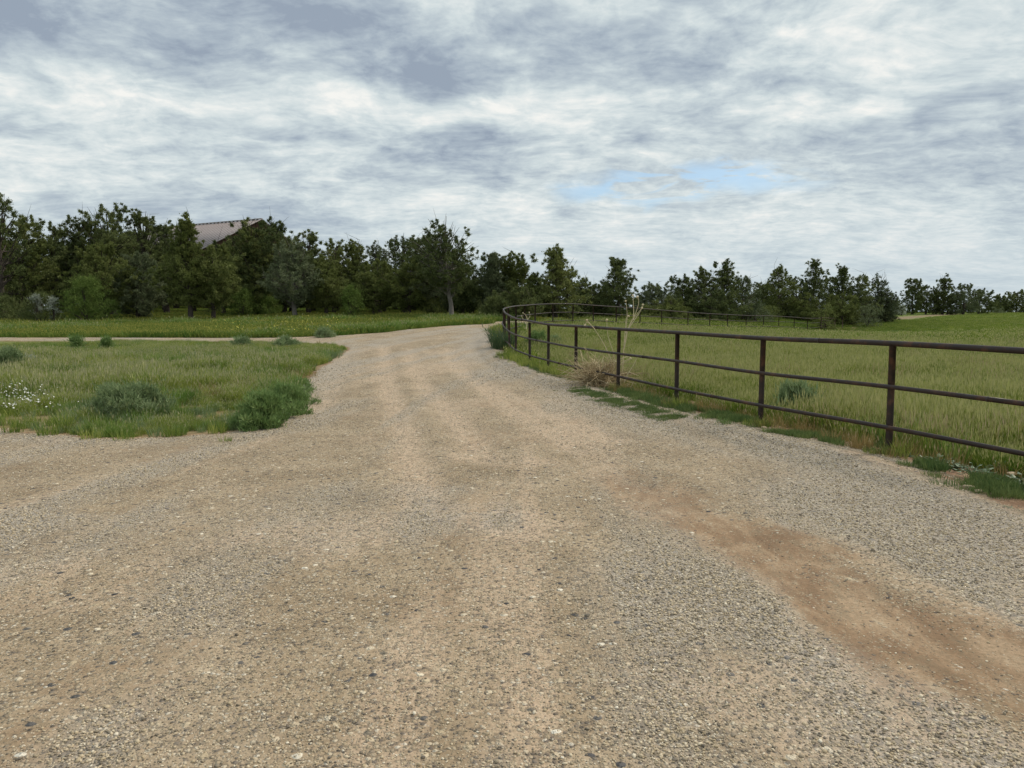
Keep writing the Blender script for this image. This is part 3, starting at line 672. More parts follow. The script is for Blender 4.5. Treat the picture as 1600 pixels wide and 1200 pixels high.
# ------------------------------------------------------------------ trees
def folmat(name, c0, c1, c2, tr_=.25):
    m, n, bs = newmat(name)
    k = n.attr('k').outputs['Fac']
    c_ = n.ramp(k, [(0., c0), (.5, c1), (1., c2)])
    n.put(bs.inputs['Base Color'], c_); bs.inputs['Roughness'].default_value = .75; bs.inputs['Specular IOR Level'].default_value = .2
    tr = n.new('ShaderNodeBsdfTranslucent'); n.put(tr.inputs[0], c_)
    ms = n.new('ShaderNodeMixShader'); ms.inputs[0].default_value = tr_; n.put(ms.inputs[1], bs.outputs[0]); n.put(ms.inputs[2], tr.outputs[0])
    out = [q_ for q_ in m.node_tree.nodes if q_.type == 'OUTPUT_MATERIAL'][0]; n.put(out.inputs[0], ms.outputs[0]); return m
FM = dict(
    olive=folmat('olive_foliage', (.100, .125, .033), (.168, .195, .056), (.28, .30, .11)),
    dark=folmat('dark_foliage', (.075, .100, .034), (.135, .163, .055), (.23, .255, .098)),
    grey=folmat('grey_green_foliage', (.10, .125, .060), (.155, .185, .092), (.23, .26, .15)),
    green=folmat('green_foliage', (.085, .130, .026), (.130, .190, .042), (.215, .275, .07)),
    sage=folmat('sage_foliage', (.28, .31, .25), (.38, .41, .34), (.50, .52, .46)),
    blue=folmat('blue_green_foliage', (.15, .21, .095), (.225, .295, .135), (.33, .39, .21)),
    weed=folmat('weed_foliage', (.115, .19, .058), (.175, .265, .085), (.28, .36, .14)))
def barkmat(name, a, b):
    m, n, bs = newmat(name); ob = n.new('ShaderNodeNewGeometry').outputs['Position']
    n.put(bs.inputs['Base Color'], n.ramp(n.noise(n.vm('MULTIPLY', ob, (1, 1, .25)), 9, 5, .65), [(.3, a), (.7, b)])); bs.inputs['Roughness'].default_value = .9; return m
bark = barkmat('dark_bark', (.035, .026, .020), (.085, .066, .052)); gbark = barkmat('grey_bark', (.10, .088, .075), (.20, .18, .155))
def leaves(cen, rad, nper, L, W, r, up=.35, flat_=.8):
    k = len(cen); n_ = k*nper; c = np.repeat(cen, nper, 0); rd = np.repeat(rad, nper)
    d = r.normal(size=(n_, 3)); d /= np.linalg.norm(d, axis=1)[:, None]
    p = c+d*(rd*np.abs(r.normal(0, .62, n_)))[:, None]*[1, 1, flat_]
    a = d*.8+r.normal(size=(n_, 3))*.55+[0, 0, up]; a /= np.linalg.norm(a, axis=1)[:, None]
    b = np.cross(a, r.normal(size=(n_, 3))); b /= np.linalg.norm(b, axis=1)[:, None]
    s = r.uniform(.6, 1.3, (n_, 1))
    V = np.stack([p-b*W*s*.5, p+b*W*s*.5, p+a*L*s], 1).reshape(-1, 3)
    kk = np.clip(np.repeat(r.normal(.45, .17, k), nper)+r.normal(0, .16, n_), 0, 1)
    return V, np.arange(n_*3).reshape(-1, 3), np.repeat(kk, 3)
def prof(kind, t):
    if kind == 'round': return np.clip(np.sin(np.pi*np.clip(t*.80+.16, 0, 1)), 0, 1)**.55
    if kind == 'cone': return np.clip(1.04-t, 0, 1)**.85*smooth(-.12, .2, t)*1.1
    if kind == 'open': return np.clip(np.sin(np.pi*np.clip(t*.86+.08, 0, 1)), 0, 1)**.75
    return np.clip(1.05-t, 0, 1)**.5
def make_tree(seed, h, w, kind='round', fol='olive', base=.16, nlimb=52, nper=70, leaf=.15, trunk='dark', lean=0., forks=1, dense=1., clump=.42, trunk_r=None):
    r = np.random.default_rng(seed); parts = []; nlimb = int(nlimb*1.35); nper = int(nper*.93); clump *= .84; leaf *= .78
    tr = trunk_r or (.045*h*.55+.03)
    bm = gbark if trunk == 'grey' else bark
    top = h*.9
    zz = np.linspace(0, top, 7)
    wx = np.cumsum(r.normal(0, .045*h/6, 7)); wy = np.cumsum(r.normal(0, .045*h/6, 7)); wx -= wx[0]; wy -= wy[0]
    axis = np.c_[wx+lean*zz, wy, zz-(zz == 0)*.25]
    parts.append(tube(axis, tr*np.array([1.25, .95, .8, .62, .45, .28, .1]), 7))
    def ax(z): return np.array([np.interp(z, zz, axis[:, 0]), np.interp(z, zz, axis[:, 1]), z])
    for _ in range(forks-1):
        a = r.uniform(0, 6.28); e_ = np.array([math.cos(a), math.sin(a), 0])*w*.35
        z0 = h*r.uniform(.02, .12); q0 = ax(z0); q2 = ax(h*.7)+e_; q1 = (q0+q2)/2+e_*.25
        parts.append(tube(np.array([q0, q1, q2]), [tr*.8, tr*.5, tr*.15], 6))
    cen = []; rad = []; tips = []
    # lopsided crown: angular and vertical lumps
    ph = r.uniform(0, 6.28, 4); am = r.uniform(.08, .24, 4)
    for i in range(nlimb):
        t = (i+r.random())/nlimb; t = t**.92
        a = i*2.4+r.normal(0, .5); rr_ = w*prof(kind, t)*(1+am[0]*math.sin(a+ph[0])+am[1]*math.sin(2*a+ph[1]+5*t)+am[2]*math.sin(9*t+ph[2]))*r.uniform(.72, 1.14)
        if r.random() < .09: rr_ *= 1.22
        zt = h*(base+(1-base)*t); e_ = ax(min(zt, h*.99))+np.array([math.cos(a)*rr_, math.sin(a)*rr_, 0]); e_[2] = zt+r.normal(0, .02*h)
        z0 = h*max(.08, (base+(1-base)*t)*r.uniform(.55, .85)); q0 = ax(z0)
        mid = (q0+e_)/2+[0, 0, -.04*h*r.random()]
        if i % 2 == 0 or kind == 'open': tips.append(e_); parts.append(tube(np.array([q0, mid, e_]), [tr*.28*(1-t*.6), tr*.18, .008], 4))
        ns = 3 if rr_ > w*.5 else 2
        for f_ in ([.55, .8, 1.0] if ns == 3 else [.6, 1.0]):
            if kind == 'open' and f_ < .6 and r.random() < .6: continue
            c = q0*(1-f_)+e_*f_ if f_ > .7 else mid*.5+(q0*(1-f_)+e_*f_)*.5
            cr = clump*r.uniform(.6, 1.15)*(1 if f_ < 1 else .75)*dense
            cen.append(c+r.normal(0, .1, 3)); rad.append(cr)
            if f_ == 1.0:      # sprigs past the limb end
                for _ in range(2): cen.append(c+r.normal(0, .30, 3)+[0, 0, .12]); rad.append(cr*.5)
    tops = np.argsort(-np.array(cen)[:, 2])[:16]
    tops = list(tops)+list(r.choice(len(cen), 14))
    for i in tops:
        c = cen[i]; k_ = r.integers(1, 5)
        for q_ in range(k_): cen.append(c+np.array([r.normal(0, .12), r.normal(0, .12), .10+.17*q_])); rad.append(.17-.035*q_)
    zmax = max(c[2]+a_ for c, a_ in zip(cen, rad)); zs = h/zmax if zmax > h else 1
    cen = np.array(cen); rad = np.array(rad)
    cen[:, 2] = np.where(cen[:, 2] > h*base, h*base+(cen[:, 2]-h*base)*(h-h*base)/(zmax-h*base), cen[:, 2])
    V, Fc, kk = leaves(cen, rad, int(nper*1.35), leaf*1.05, leaf*.42, r, up=.55)
    # small twigs show at the crown's rim
    for _ in range(14 if kind == 'open' else 5):
        c = tips[r.integers(len(tips))]; dd = r.normal(size=3)*[.5, .5, .3]+[0, 0, .5]; parts.append(tube(np.array([c-dd*.05, c+dd*.6, c+dd]), [.014, .01, .004], 3, False))
    tv, tf_ = join(parts)
    kk = np.clip(kk+r.normal(0, .13), 0, 1)
    return mesh('crown', V, Fc, FM[fol], dict(k=kk)), mesh('trunk', tv, tris(tf_), bm)
def plant_at(px, Y): return float(P(px, 495, Y)[0]), Y
TREES = {}
ntree = 0
def tree(px, top, hw, Y, label, kind='round', fol='olive', group=None, name=None, cat='tree', src=None, **kw):
    global ntree
    ntree += 1
    x, y = plant_at(px, Y); z0 = gzf(x, y); zt = float(P(px, top, Y)[2]); h = zt-z0; w_ = hw/F*Y
    name = name or dict(round='juniper_tree', cone='conifer_tree', open='pinyon_tree', bush='shrub')[kind]
    if src is None:
        cr, tk = make_tree(1000+ntree, h, w_, kind, fol, **kw); s = (1, 1, 1); src_h, src_w = h, w_
        TREES[label+str(ntree)] = (cr, tk, h, w_)
    else:
        cr, tk, src_h, src_w = src; s = (w_/src_w, w_/src_w, h/src_h)
    t = thing(name, label, cat, (x, y, z0-.03), group)
    if src is not None: t.rotation_euler[2] = rng.uniform(0, 6.28); t.scale = s
    obj('crown', cr, t); obj('trunk', tk, t)
    return (cr, tk, src_h, src_w)
W1 = 'junipers at the edge of the left wood'
front = [
 (5, 300, 42, 49, 'sparse open tree leaning in at the left edge of the wood', 'open', 'dark', dict(nlimb=44, nper=40, clump=.30)),
 (34, 332, 42, 52, 'broad olive juniper beside the sparse tree at the left edge', 'round', 'olive', dict(nlimb=70)),
 (88, 344, 38, 54, 'open topped juniper behind the pale flowering shrub', 'round', 'dark', {}),
 (132, 336, 30, 55, 'juniper with a lone side bough left of the tallest left crown', 'open', 'dark', dict(nlimb=60)),
 (178, 317, 42, 56, 'tallest spreading juniper of the left wood, above the green bush', 'round', 'dark', dict(nlimb=64)),
 (226, 326, 34, 58, 'dark juniper with ragged top right of the tallest left crown', 'open', 'dark', dict(nlimb=60)),
 (262, 344, 26, 60, 'narrow dark juniper behind the twin trunked pair', 'round', 'dark', {}),
 (165, 378, 42, 51, 'greyish olive juniper rising behind the round green bush', 'round', 'olive', dict(nlimb=60)),
 (215, 392, 34, 52, 'soft grey green juniper between the green bush and the twin trunks', 'round', 'grey', dict(base=.1)),
 (298, 334, 44, 49.5, 'pointed dark juniper on a short stout trunk, left of the leaning pair', 'cone', 'olive', dict(base=.2, nlimb=76, trunk_r=.16)),
 (333, 380, 38, 50, 'lower olive juniper on a brown trunk, right of the pair', 'round', 'olive', dict(base=.22, trunk_r=.14)),
 (400, 339, 31, 57, 'olive juniper in front of the barn roof', 'round', 'olive', dict(nlimb=80, nper=80)),
 (412, 340, 54, 58, 'big dark round juniper hiding the right end of the barn roof', 'round', 'dark', dict(nlimb=110)),
 (350, 376, 26, 58, 'small dark juniper below the visible piece of barn roof', 'round', 'dark', {}),
 (446, 368, 24, 60, 'narrow juniper just right of the big round dark one', 'round', 'olive', {}),
 (482, 358, 26, 60, 'dark juniper with two blunt tops behind the grey green one', 'round', 'dark', {}),
 (462, 374, 36, 52.5, 'grey green juniper with a visible grey trunk in the wood', 'open', 'grey', dict(base=.2, trunk='grey', nlimb=70, nper=55)),
 (522, 372, 30, 60, 'wide juniper behind the small bright bush tree', 'round', 'olive', {}),
 (510, 398, 32, 54, 'low olive juniper between the grey trunk and the small bush tree', 'round', 'olive', {}),
 (558, 374, 27, 61, 'juniper with a tuft of dead twigs on top', 'open', 'olive', dict(nlimb=60)),
 (593, 377, 22, 60, 'slim juniper with bare twig tips, left of the feathery one', 'open', 'grey', dict(nlimb=44, nper=40)),
 (585, 405, 36, 54, 'spreading olive juniper behind the small bush tree, right side', 'round', 'olive', {}),
 (632, 366, 32, 58, 'feathery topped juniper left of the tall grey trunk', 'open', 'dark', dict(nlimb=54, nper=45, clump=.34)),
 (640, 402, 36, 53.5, 'mid olive juniper with low skirts near the road bend', 'round', 'olive', {}),
 (668, 366, 22, 60, 'narrow juniper touching the tall open pinyon', 'round', 'dark', {}),
 (682, 398, 38, 54, 'broad low juniper under the tall open pinyon', 'round', 'grey', {}),
 (724, 424, 26, 54, 'shaded juniper behind the tall grey trunk', 'round', 'dark', {}),
 (766, 392, 22, 54, 'pointed juniper right of the tall grey trunk', 'cone', 'grey', dict(base=.12, trunk='grey')),
 (800, 392, 30, 55, 'rounded juniper at the right end of the wood behind the fence bend', 'round', 'olive', dict(nlimb=66)),
 (806, 440, 34, 51, 'dark low juniper right behind the fence bend', 'round', 'dark', dict(base=.04)),
 (780, 430, 26, 58, 'shaded juniper under the last crowns of the wood', 'round', 'dark', dict(base=.06)),
]
protos = []
for (px, top, hw, Y, lab, kind, fol, kw) in front:
    protos.append(tree(px, top, hw, Y, lab, kind, fol, group=W1, **kw))
# tall open pinyon with pale grey trunk
tree(706, 342, 50, 50, 'tall open crowned tree on a long pale grey trunk beside the road bend', 'open', 'dark', base=.32, nlimb=96, nper=42, clump=.30, trunk='grey', lean=-.13, trunk_r=.15)
# second row, seen only between and above the front crowns
b_trees = [(-170, 330, 45, 54), (-110, 325, 45, 55), (-50, 320, 45, 53), (-230, 335, 50, 56), (-300, 330, 50, 54), (-380, 335, 55, 55)]
for k_, (px, top, hw, Y) in enumerate(b_trees):
    tree(px, top, hw, Y, 'juniper of the wood beyond the left edge of the photograph', 'round', 'olive', group='junipers left of the frame', src=protos[(k_*5+1) % len(protos)])
mid_src = [protos[i] for i in (1, 4, 7, 12, 17, 20, 22, 27)]
sky_x = [0, 60, 120, 180, 225, 262, 295, 330, 345, 385, 415, 450, 480, 520, 560, 600, 650, 700, 740, 762, 800, 826]; sky_y = [330, 345, 332, 320, 328, 345, 335, 378, 385, 352, 343, 366, 360, 372, 376, 372, 372, 350, 372, 394, 394, 420]
for k_ in range(25):
    px = -70+k_*37+rng.uniform(-8, 8); tp = np.interp(px, sky_x, sky_y)+rng.uniform(24, 50); Y = rng.uniform(62, 67)
    tree(px, tp, rng.uniform(26, 36), Y, 'dark juniper standing deep in the left wood behind the front row', 'round', 'dark', group='junipers deep in the left wood', src=mid_src[k_ % 8])
for k_ in range(22):
    px = -60+k_*42+rng.uniform(-8, 8); tp = np.interp(px, sky_x, sky_y)+rng.uniform(58, 85); Y = rng.uniform(70, 78)
    tree(px, tp, rng.uniform(30, 40), Y, 'low dark juniper in the rear row of the left wood', 'round', 'dark', group='junipers in the rear row', src=mid_src[(k_*3) % 8])
# centre and right groups
W2 = 'trees beyond the far run of the fence'
centre = [
 (831, 424, 14, 64, 'little juniper in the gap right of the wood', 'round', 'dark', {}),
 (868, 381, 36, 56, 'tall juniper with spiky top and loose side boughs, behind the fence loop', 'cone', 'olive', dict(base=.14, nlimb=66)),
 (888, 412, 20, 57, 'loose boughed juniper leaning off the spiky one', 'open', 'dark', dict(nlimb=36, nper=36, clump=.28)),
 (845, 440, 20, 58, 'low juniper left of the spiky one', 'round', 'dark', dict(base=.06)),
 (909, 434, 17, 66, 'small ragged juniper between the spiky and the pointed ones', 'open', 'dark', {}),
 (940, 440, 20, 68, 'small juniper against the left side of the pointed dark one', 'round', 'dark', {}),
 (966, 402, 35, 66, 'pointed dark juniper standing alone against the sky', 'cone', 'dark', dict(base=.1, nlimb=70)),
 (1018, 440, 27, 74, 'bluish green soft juniper right of the pointed dark one', 'round', 'grey', {}),
 (1048, 462, 30, 70, 'low spreading juniper in front of the broad group', 'round', 'olive', dict(base=.03)),
 (1066, 428, 24, 76, 'left crown of the broad dark group beyond the fence', 'round', 'dark', {}),
 (1096, 416, 26, 75, 'second crown of the broad dark group', 'open', 'dark', dict(nlimb=64)),
 (1128, 404, 36, 76, 'highest pointed crown of the broad dark group', 'cone', 'dark', dict(nlimb=76)),
 (1160, 430, 27, 78, 'loose grey boughed tree right of the highest crown', 'open', 'grey', {}),
 (1112, 450, 34, 73, 'wide low juniper at the foot of the broad group', 'round', 'dark', dict(base=.03)),
 (1214, 413, 27, 84, 'greener rounded juniper left in the right hand group', 'round', 'olive', dict(nlimb=64)),
 (1192, 440, 20, 86, 'low loose tree at the left side of the right hand group', 'open', 'dark', {}),
 (1244, 432, 26, 86, 'filling juniper between the rounded and the feathery crowns', 'round', 'dark', {}),
 (1270, 404, 30, 86, 'feathery topped pinyon of the right hand group', 'cone', 'dark', dict(nlimb=66, nper=55)),
 (1296, 432, 24, 88, 'dark juniper under the double pointed crown', 'round', 'dark', {}),
 (1315, 411, 24, 87, 'tree with a double pointed crown in the right hand group', 'cone', 'dark', {}),
 (1338, 424, 24, 88, 'dense dark juniper right of the double pointed crown', 'round', 'dark', {}),
 (1371, 427, 19, 90, 'open twiggy tree at the right of its group', 'open', 'grey', dict(nper=40)),
 (1384, 452, 18, 90, 'low juniper closing the right hand group', 'round', 'grey', {}),
 (1316, 456, 25, 82, 'low brownish juniper standing nearest the end of the fence', 'round', 'olive', dict(base=.02)),
 (1255, 458, 28, 83, 'low olive juniper below the feathery crown', 'round', 'olive', dict(base=.02)),
 (1425, 434, 14, 138, 'narrow dark pinyon at the left of the far clump', 'round', 'dark', dict(leaf=.2)),
 (1446, 442, 20, 140, 'middle juniper of the far clump', 'round', 'dark', dict(leaf=.2)),
 (1472, 427, 15, 138, 'open topped pinyon highest in the far clump', 'open', 'dark', dict(leaf=.2)),
 (1505, 442, 25, 136, 'broad grey green tree in front of the far clump', 'round', 'grey', dict(leaf=.2, base=.03)),
 (1528, 450, 20, 140, 'right hand juniper of the far clump', 'round', 'dark', dict(leaf=.2)),
 (1480, 458, 34, 139, 'low dark juniper along the foot of the far clump', 'round', 'dark', dict(leaf=.2, base=.02)),
 (1562, 459, 15, 160, 'left tree of the farthest clump at the right edge', 'round', 'dark', dict(leaf=.22)),
 (1587, 452, 22, 160, 'dark tree of the farthest clump at the right edge', 'round', 'dark', dict(leaf=.22)),
 (1620, 448, 30, 158, 'farthest tree cut by the right edge of the photograph', 'round', 'dark', dict(leaf=.22)),
]
for (px, top, hw, Y, lab, kind, fol, kw) in centre:
    kw = dict(kw); kw.setdefault('nper', 56); kw.setdefault('base', .05); tree(px, top, hw, Y, lab, kind, fol, group=W2, **kw)
for k_, (px, top, hw, Y) in enumerate([(1700, 445, 40, 160), (1790, 440, 45, 155), (1900, 450, 40, 165), (990, 462, 22, 80), (1180, 458, 24, 92), (1350, 462, 26, 94), (1400, 470, 12, 130), (1075, 458, 28, 84), (920, 466, 20, 80), (1225, 462, 26, 94)]):
    tree(px, top, hw, Y, 'low dark tree half hidden behind the groups beyond the field', 'round', 'dark', group='half hidden far trees', src=mid_src[(k_*3) % 8])
# low shrubs at the wood's foot, keep the dark under-storey closed
def bush(px, top, hw, Y, label, fol, name='shrub', cat='shrub', group=None, n_=90, nper=60, leaf=.08, clump=.22, twig=True, bias=1.0, dy=1.0, up=.8):
    r = np.random.default_rng(int(px*7+Y*13) % 99991)
    x, y = plant_at(px, Y); z0 = gzf(x, y); h = float(P(px, top, Y)[2])-z0; w_ = hw/F*Y
    a = r.uniform(0, 6.28, n_); u = r.random(n_)**.5; t = r.random(n_)**bias
    rr_ = w_*u*np.sqrt(np.clip(1-(t*.94)**2, 0, 1))*(1+.28*np.sin(3*a+r.uniform(0, 6))+.15*np.sin(7*a))
    cen = np.c_[rr_*np.cos(a), rr_*np.sin(a)*dy, h*t*.93+r.normal(0, .03*h, n_)]; cen[:, 2] = np.clip(cen[:, 2], clump*.3, h-clump*.25)
    V, Fc, kk = leaves(cen, clump*r.uniform(.7, 1.5, n_), nper, leaf*1.1, leaf*.26, r, up=up)
    t_ = thing(name, label, cat, (x, y, z0-.02), group)
    obj('foliage', mesh('foliage', V, Fc, FM[fol], dict(k=kk)), t_)
    st = []
    for i in range(14): c = cen[r.integers(n_)]; st.append(tube(np.array([[0, 0, -.05], c*[.4, .4, .5], c]), [.02*h, .012*h, .003], 4, False))
    v, f = join(st); obj('stem', mesh('stem', v, tris(f), bark), t_)
    return t_
bush(137, 430, 37, 47, 'round bright green bush in front of the left wood', 'green', n_=200, leaf=.13, clump=.34)
bush(66, 458, 27, 46.5, 'low bush with pale silvery top at the wood edge', 'dark', n_=120, leaf=.12, clump=.3)
bush(58, 456, 9, 45.8, 'pale silvery sage sprays on the low bush, left clump', 'sage', name='sagebrush', n_=22, leaf=.1, clump=.18, bias=.3)
bush(84, 463, 9, 45.8, 'pale silvery sage sprays on the low bush, right clump', 'sage', name='sagebrush', n_=22, leaf=.1, clump=.18, bias=.3)
bush(8, 462, 36, 48, 'dark low bush at the foot of the leftmost trees', 'dark', n_=120, leaf=.13, clump=.32)
bush(550, 446, 18, 51, 'small upright bright olive bush tree at the wood edge', 'green', n_=120, leaf=.12, clump=.28)
bush(378, 450, 26, 55, 'dark green bush under the barn side junipers', 'green', n_=120, leaf=.13, clump=.3)
bush(420, 462, 22, 56, 'low green bush left of the grey green juniper', 'green', n_=100, leaf=.13, clump=.3)
bush(775, 464, 24, 50, 'dark bush behind the left of the fence bend', 'dark', n_=120, leaf=.12, clump=.3)
bush(820, 462, 26, 52, 'dark bush behind the fence bend under the last juniper', 'dark', n_=120, leaf=.12, clump=.3)
bush(680, 466, 22, 53, 'low bush behind the pale trunk on its left', 'olive', n_=90, leaf=.13, clump=.3)
for k_, px in enumerate([1010, 1068, 1130, 1180, 1200, 1232, 1290, 1355]):
    bush(px, 474+(k_ % 3)*3, 20+(k_ % 2)*7, 78+(k_ % 3)*3, 'low grey green brush along the foot of the trees beyond the fence', 'grey' if k_ % 2 else 'olive', group='brush beyond the fence', n_=70, nper=36, leaf=.16, clump=.3)
bush(1408, 478, 10, 128, 'pale brush tuft between the right hand group and the far clump', 'sage', name='sagebrush', n_=40, nper=30, leaf=.2, clump=.3)
bush(1556, 480, 14, 150, 'grey brush between the far clumps at the right', 'grey', name='shrub', n_=50, nper=30, leaf=.2, clump=.3)
for k_, px in enumerate([1545, 1580, 1612, 1650, 1690]): bush(px, 474+2*(k_ % 2), 26, 172, 'low dark brush line under the farthest trees at the right', 'dark', group='brush under the farthest trees', n_=60, nper=30, leaf=.26, clump=.5)
bush(1172, 470, 12, 79, 'pale grey brush behind the far fence run', 'sage', name='sagebrush', n_=50, nper=30, leaf=.14, clump=.26)
rpx = [(40, 482), (110, 478), (250, 480), (320, 476), (450, 478), (520, 480), (600, 478), (655, 480), (730, 478), (190, 478), (380, 478), (560, 478), (490, 474), (290, 472), (700, 474)]
for k_, (px, tp) in enumerate(rpx):
    bush(px, tp-14, 30, 80+rng.uniform(0, 5), 'low dark brush closing the back of the left wood', 'dark', group='brush at the back of the wood', n_=80, nper=40, leaf=.2, clump=.4)

# ------------------------------------------------------------------ barn behind the wood
bx, by = float(P(403, 348, 84)[0]), 84.0
zr = float(P(403, 343.5, 84)[2]); gb = gzf(bx, by)-.3
barn = thing('barn', 'large barn with pale mauve ribbed metal roof behind the left wood', 'barn', (bx, by, gb))
rm, n, bs = newmat('roof_metal'); ob = n.new('ShaderNodeTexCoord').outputs['Object']
n.put(bs.inputs['Base Color'], n.ramp(n.noise(ob, 1.2, 4), [(.3, (.275, .235, .235)), (.7, (.33, .285, .28))])); bs.inputs['Roughness'].default_value = .5; bs.inputs['Metallic'].default_value = .0
bwm, n, bs = newmat('barn_boards'); ob = n.new('ShaderNodeTexCoord').outputs['Object']
n.put(bs.inputs['Base Color'], n.ramp(n.noise(n.vm('MULTIPLY', ob, (6, 6, .4)), 2, 4), [(.3, (.09, .045, .03)), (.7, (.14, .07, .042))])); bs.inputs['Roughness'].default_value = .85
tm, n, bs = newmat('pale_trim'); bs.inputs['Base Color'].default_value = (.42, .36, .34, 1)
hr_ = zr-gb; he = hr_-3.6; LN = 17.0; HW = 7.5
ang = math.radians(30)     # ridge runs away to the left
u_ = np.array([-math.cos(ang), math.sin(ang), 0]); v_ = np.array([-math.sin(ang), -math.cos(ang), 0])
Zu = np.array([0, 0, 1.])
def boxv(o, a, b, c):
    o = np.asarray(o, float); V = np.array([o+i*a+j*b+k*c for i in (0, 1) for j in (0, 1) for k in (0, 1)])
    Fc = np.array([(0, 1, 3, 2), (4, 6, 7, 5), (0, 4, 5, 1), (2, 3, 7, 6), (0, 2, 6, 4), (1, 5, 7, 3)]); return V, Fc
v, f = boxv(-v_*HW, v_*2*HW, u_*LN, Zu*he); obj('wall', mesh('wall', v, f, bwm), barn)
gv = np.array([-v_*HW+Zu*he, v_*HW+Zu*he, Zu*(hr_-.12), -v_*HW+Zu*he+u_*.2, v_*HW+Zu*he+u_*.2, Zu*(hr_-.12)+u_*.2])
obj('gable', mesh('gable', gv, np.array([(0, 1, 2), (5, 4, 3), (0, 3, 4), (0, 4, 1), (1, 4, 5), (1, 5, 2), (2, 5, 3), (2, 3, 0)]), bwm), barn)
pw = .62; NP = int((LN+1.2)/pw)
for sgn in (1, -1):
    sl = v_*sgn*(HW+.5)-Zu*(3.6*(HW+.5)/HW); nrm = np.cross(u_, sl)*sgn; nrm = nrm/np.linalg.norm(nrm); nrm *= np.sign(nrm[2])
    pv, pf = join([boxv((0, 0, 0), sl, u_*(pw-.012), nrm*.03), boxv(nrm*.03, sl, u_*.06, nrm*.05)])
    pmsh = mesh('roof_panel', pv, pf, rm)
    for i in range(NP):
        o = obj('roof_panel', pmsh, barn); o.location = u_*(-.6+i*pw)+Zu*hr_
v, f = boxv(-u_*.62-v_*.14+Zu*(hr_+.085), u_*(LN+1.2), v_*.28, Zu*.05); obj('ridge_cap', mesh('ridge_cap', v, f, tm), barn)
# ------------------------------------------------------------------ nearer plants
def on(px, py): g = G(px, py); return g[0], g[1]
def bushG(px, base, top, hw, label, fol, **kw):
    x, y = on(px, base); return bush(px, top, hw, y, label, fol, **kw)
bushG(403, 667, 612, 42, 'dense dark green feathery weed bush at the island tip', 'weed', name='weed_bush', cat='bush', n_=150, nper=62, leaf=.06, clump=.085, up=1.3)
bushG(440, 650, 600, 38, 'green weed bush just behind the dense dark one', 'weed', name='weed_bush', cat='bush', n_=110, nper=55, leaf=.06, clump=.10, up=1.3)
bushG(468, 610, 592, 20, 'small green weed mound alone on the gravel edge', 'weed', name='weed_bush', cat='bush', n_=60, nper=70, leaf=.045, clump=.07)
bushG(462, 632, 606, 26, 'low green weed mound between the mound on gravel and the dark bush', 'weed', name='weed_bush', cat='bush', n_=70, nper=70, leaf=.045, clump=.07)
bushG(200, 650, 600, 54, 'blue green feathery bush in the middle of the island front', 'blue', name='weed_bush', cat='bush', n_=170, nper=50, leaf=.065, clump=.11, up=1.4)
bushG(165, 640, 600, 24, 'smaller blue green weed left of the feathery bush', 'blue', name='weed_bush', cat='bush', n_=80, nper=70, leaf=.05, clump=.09)
bushG(5, 580, 543, 24, 'dark blue green bush at the left edge of the island', 'blue', name='weed_bush', cat='bush', n_=110, nper=80, leaf=.07, clump=.13)
bushG(38, 572, 556, 22, 'pale lilac grey sage beside the bush at the left edge', 'sage', name='sagebrush', cat='bush', n_=50, nper=60, leaf=.06, clump=.11)
bushG(375, 542, 528, 13, 'dark weed standing up against the side road', 'blue', name='weed_bush', cat='bush', n_=50, nper=60, leaf=.09, clump=.14)
bushG(446, 541, 527, 17, 'blue green weed at the island rim by the driveway fork', 'blue', name='weed_bush', cat='bush', n_=55, nper=60, leaf=.09, clump=.14)
bushG(118, 545, 525, 10, 'upright green weed crossing the side road, left one', 'weed', name='weed_bush', cat='bush', n_=36, nper=50, leaf=.09, clump=.14)
bushG(163, 545, 527, 8, 'small upright green weed crossing the side road, right one', 'weed', name='weed_bush', cat='bush', n_=30, nper=50, leaf=.09, clump=.14)
bushG(508, 527, 514, 16, 'pale bluish weed on the verge beyond the side road', 'blue', name='weed_bush', cat='bush', n_=50, nper=50, leaf=.10, clump=.15)
bushG(1247, 650, 598, 36, 'low blue green sage plant in the field between the two nearest posts', 'blue', name='sage_plant', cat='plant', n_=70, nper=26, leaf=.12, clump=.10, up=1.8)
bushG(840, 548, 517, 22, 'dark green weed bush inside the fence by the curve', 'weed', name='weed_bush', cat='bush', n_=90, nper=70, leaf=.07, clump=.12)
bushG(868, 545, 524, 14, 'blue green weed inside the fence right of the dark weed', 'blue', name='weed_bush', cat='bush', n_=60, nper=60, leaf=.07, clump=.12)
bushG(1135, 668, 652, 10, 'tiny green weed sprig by the gravel berm', 'weed', name='weed_bush', cat='bush', n_=14, nper=30, leaf=.03, clump=.05)
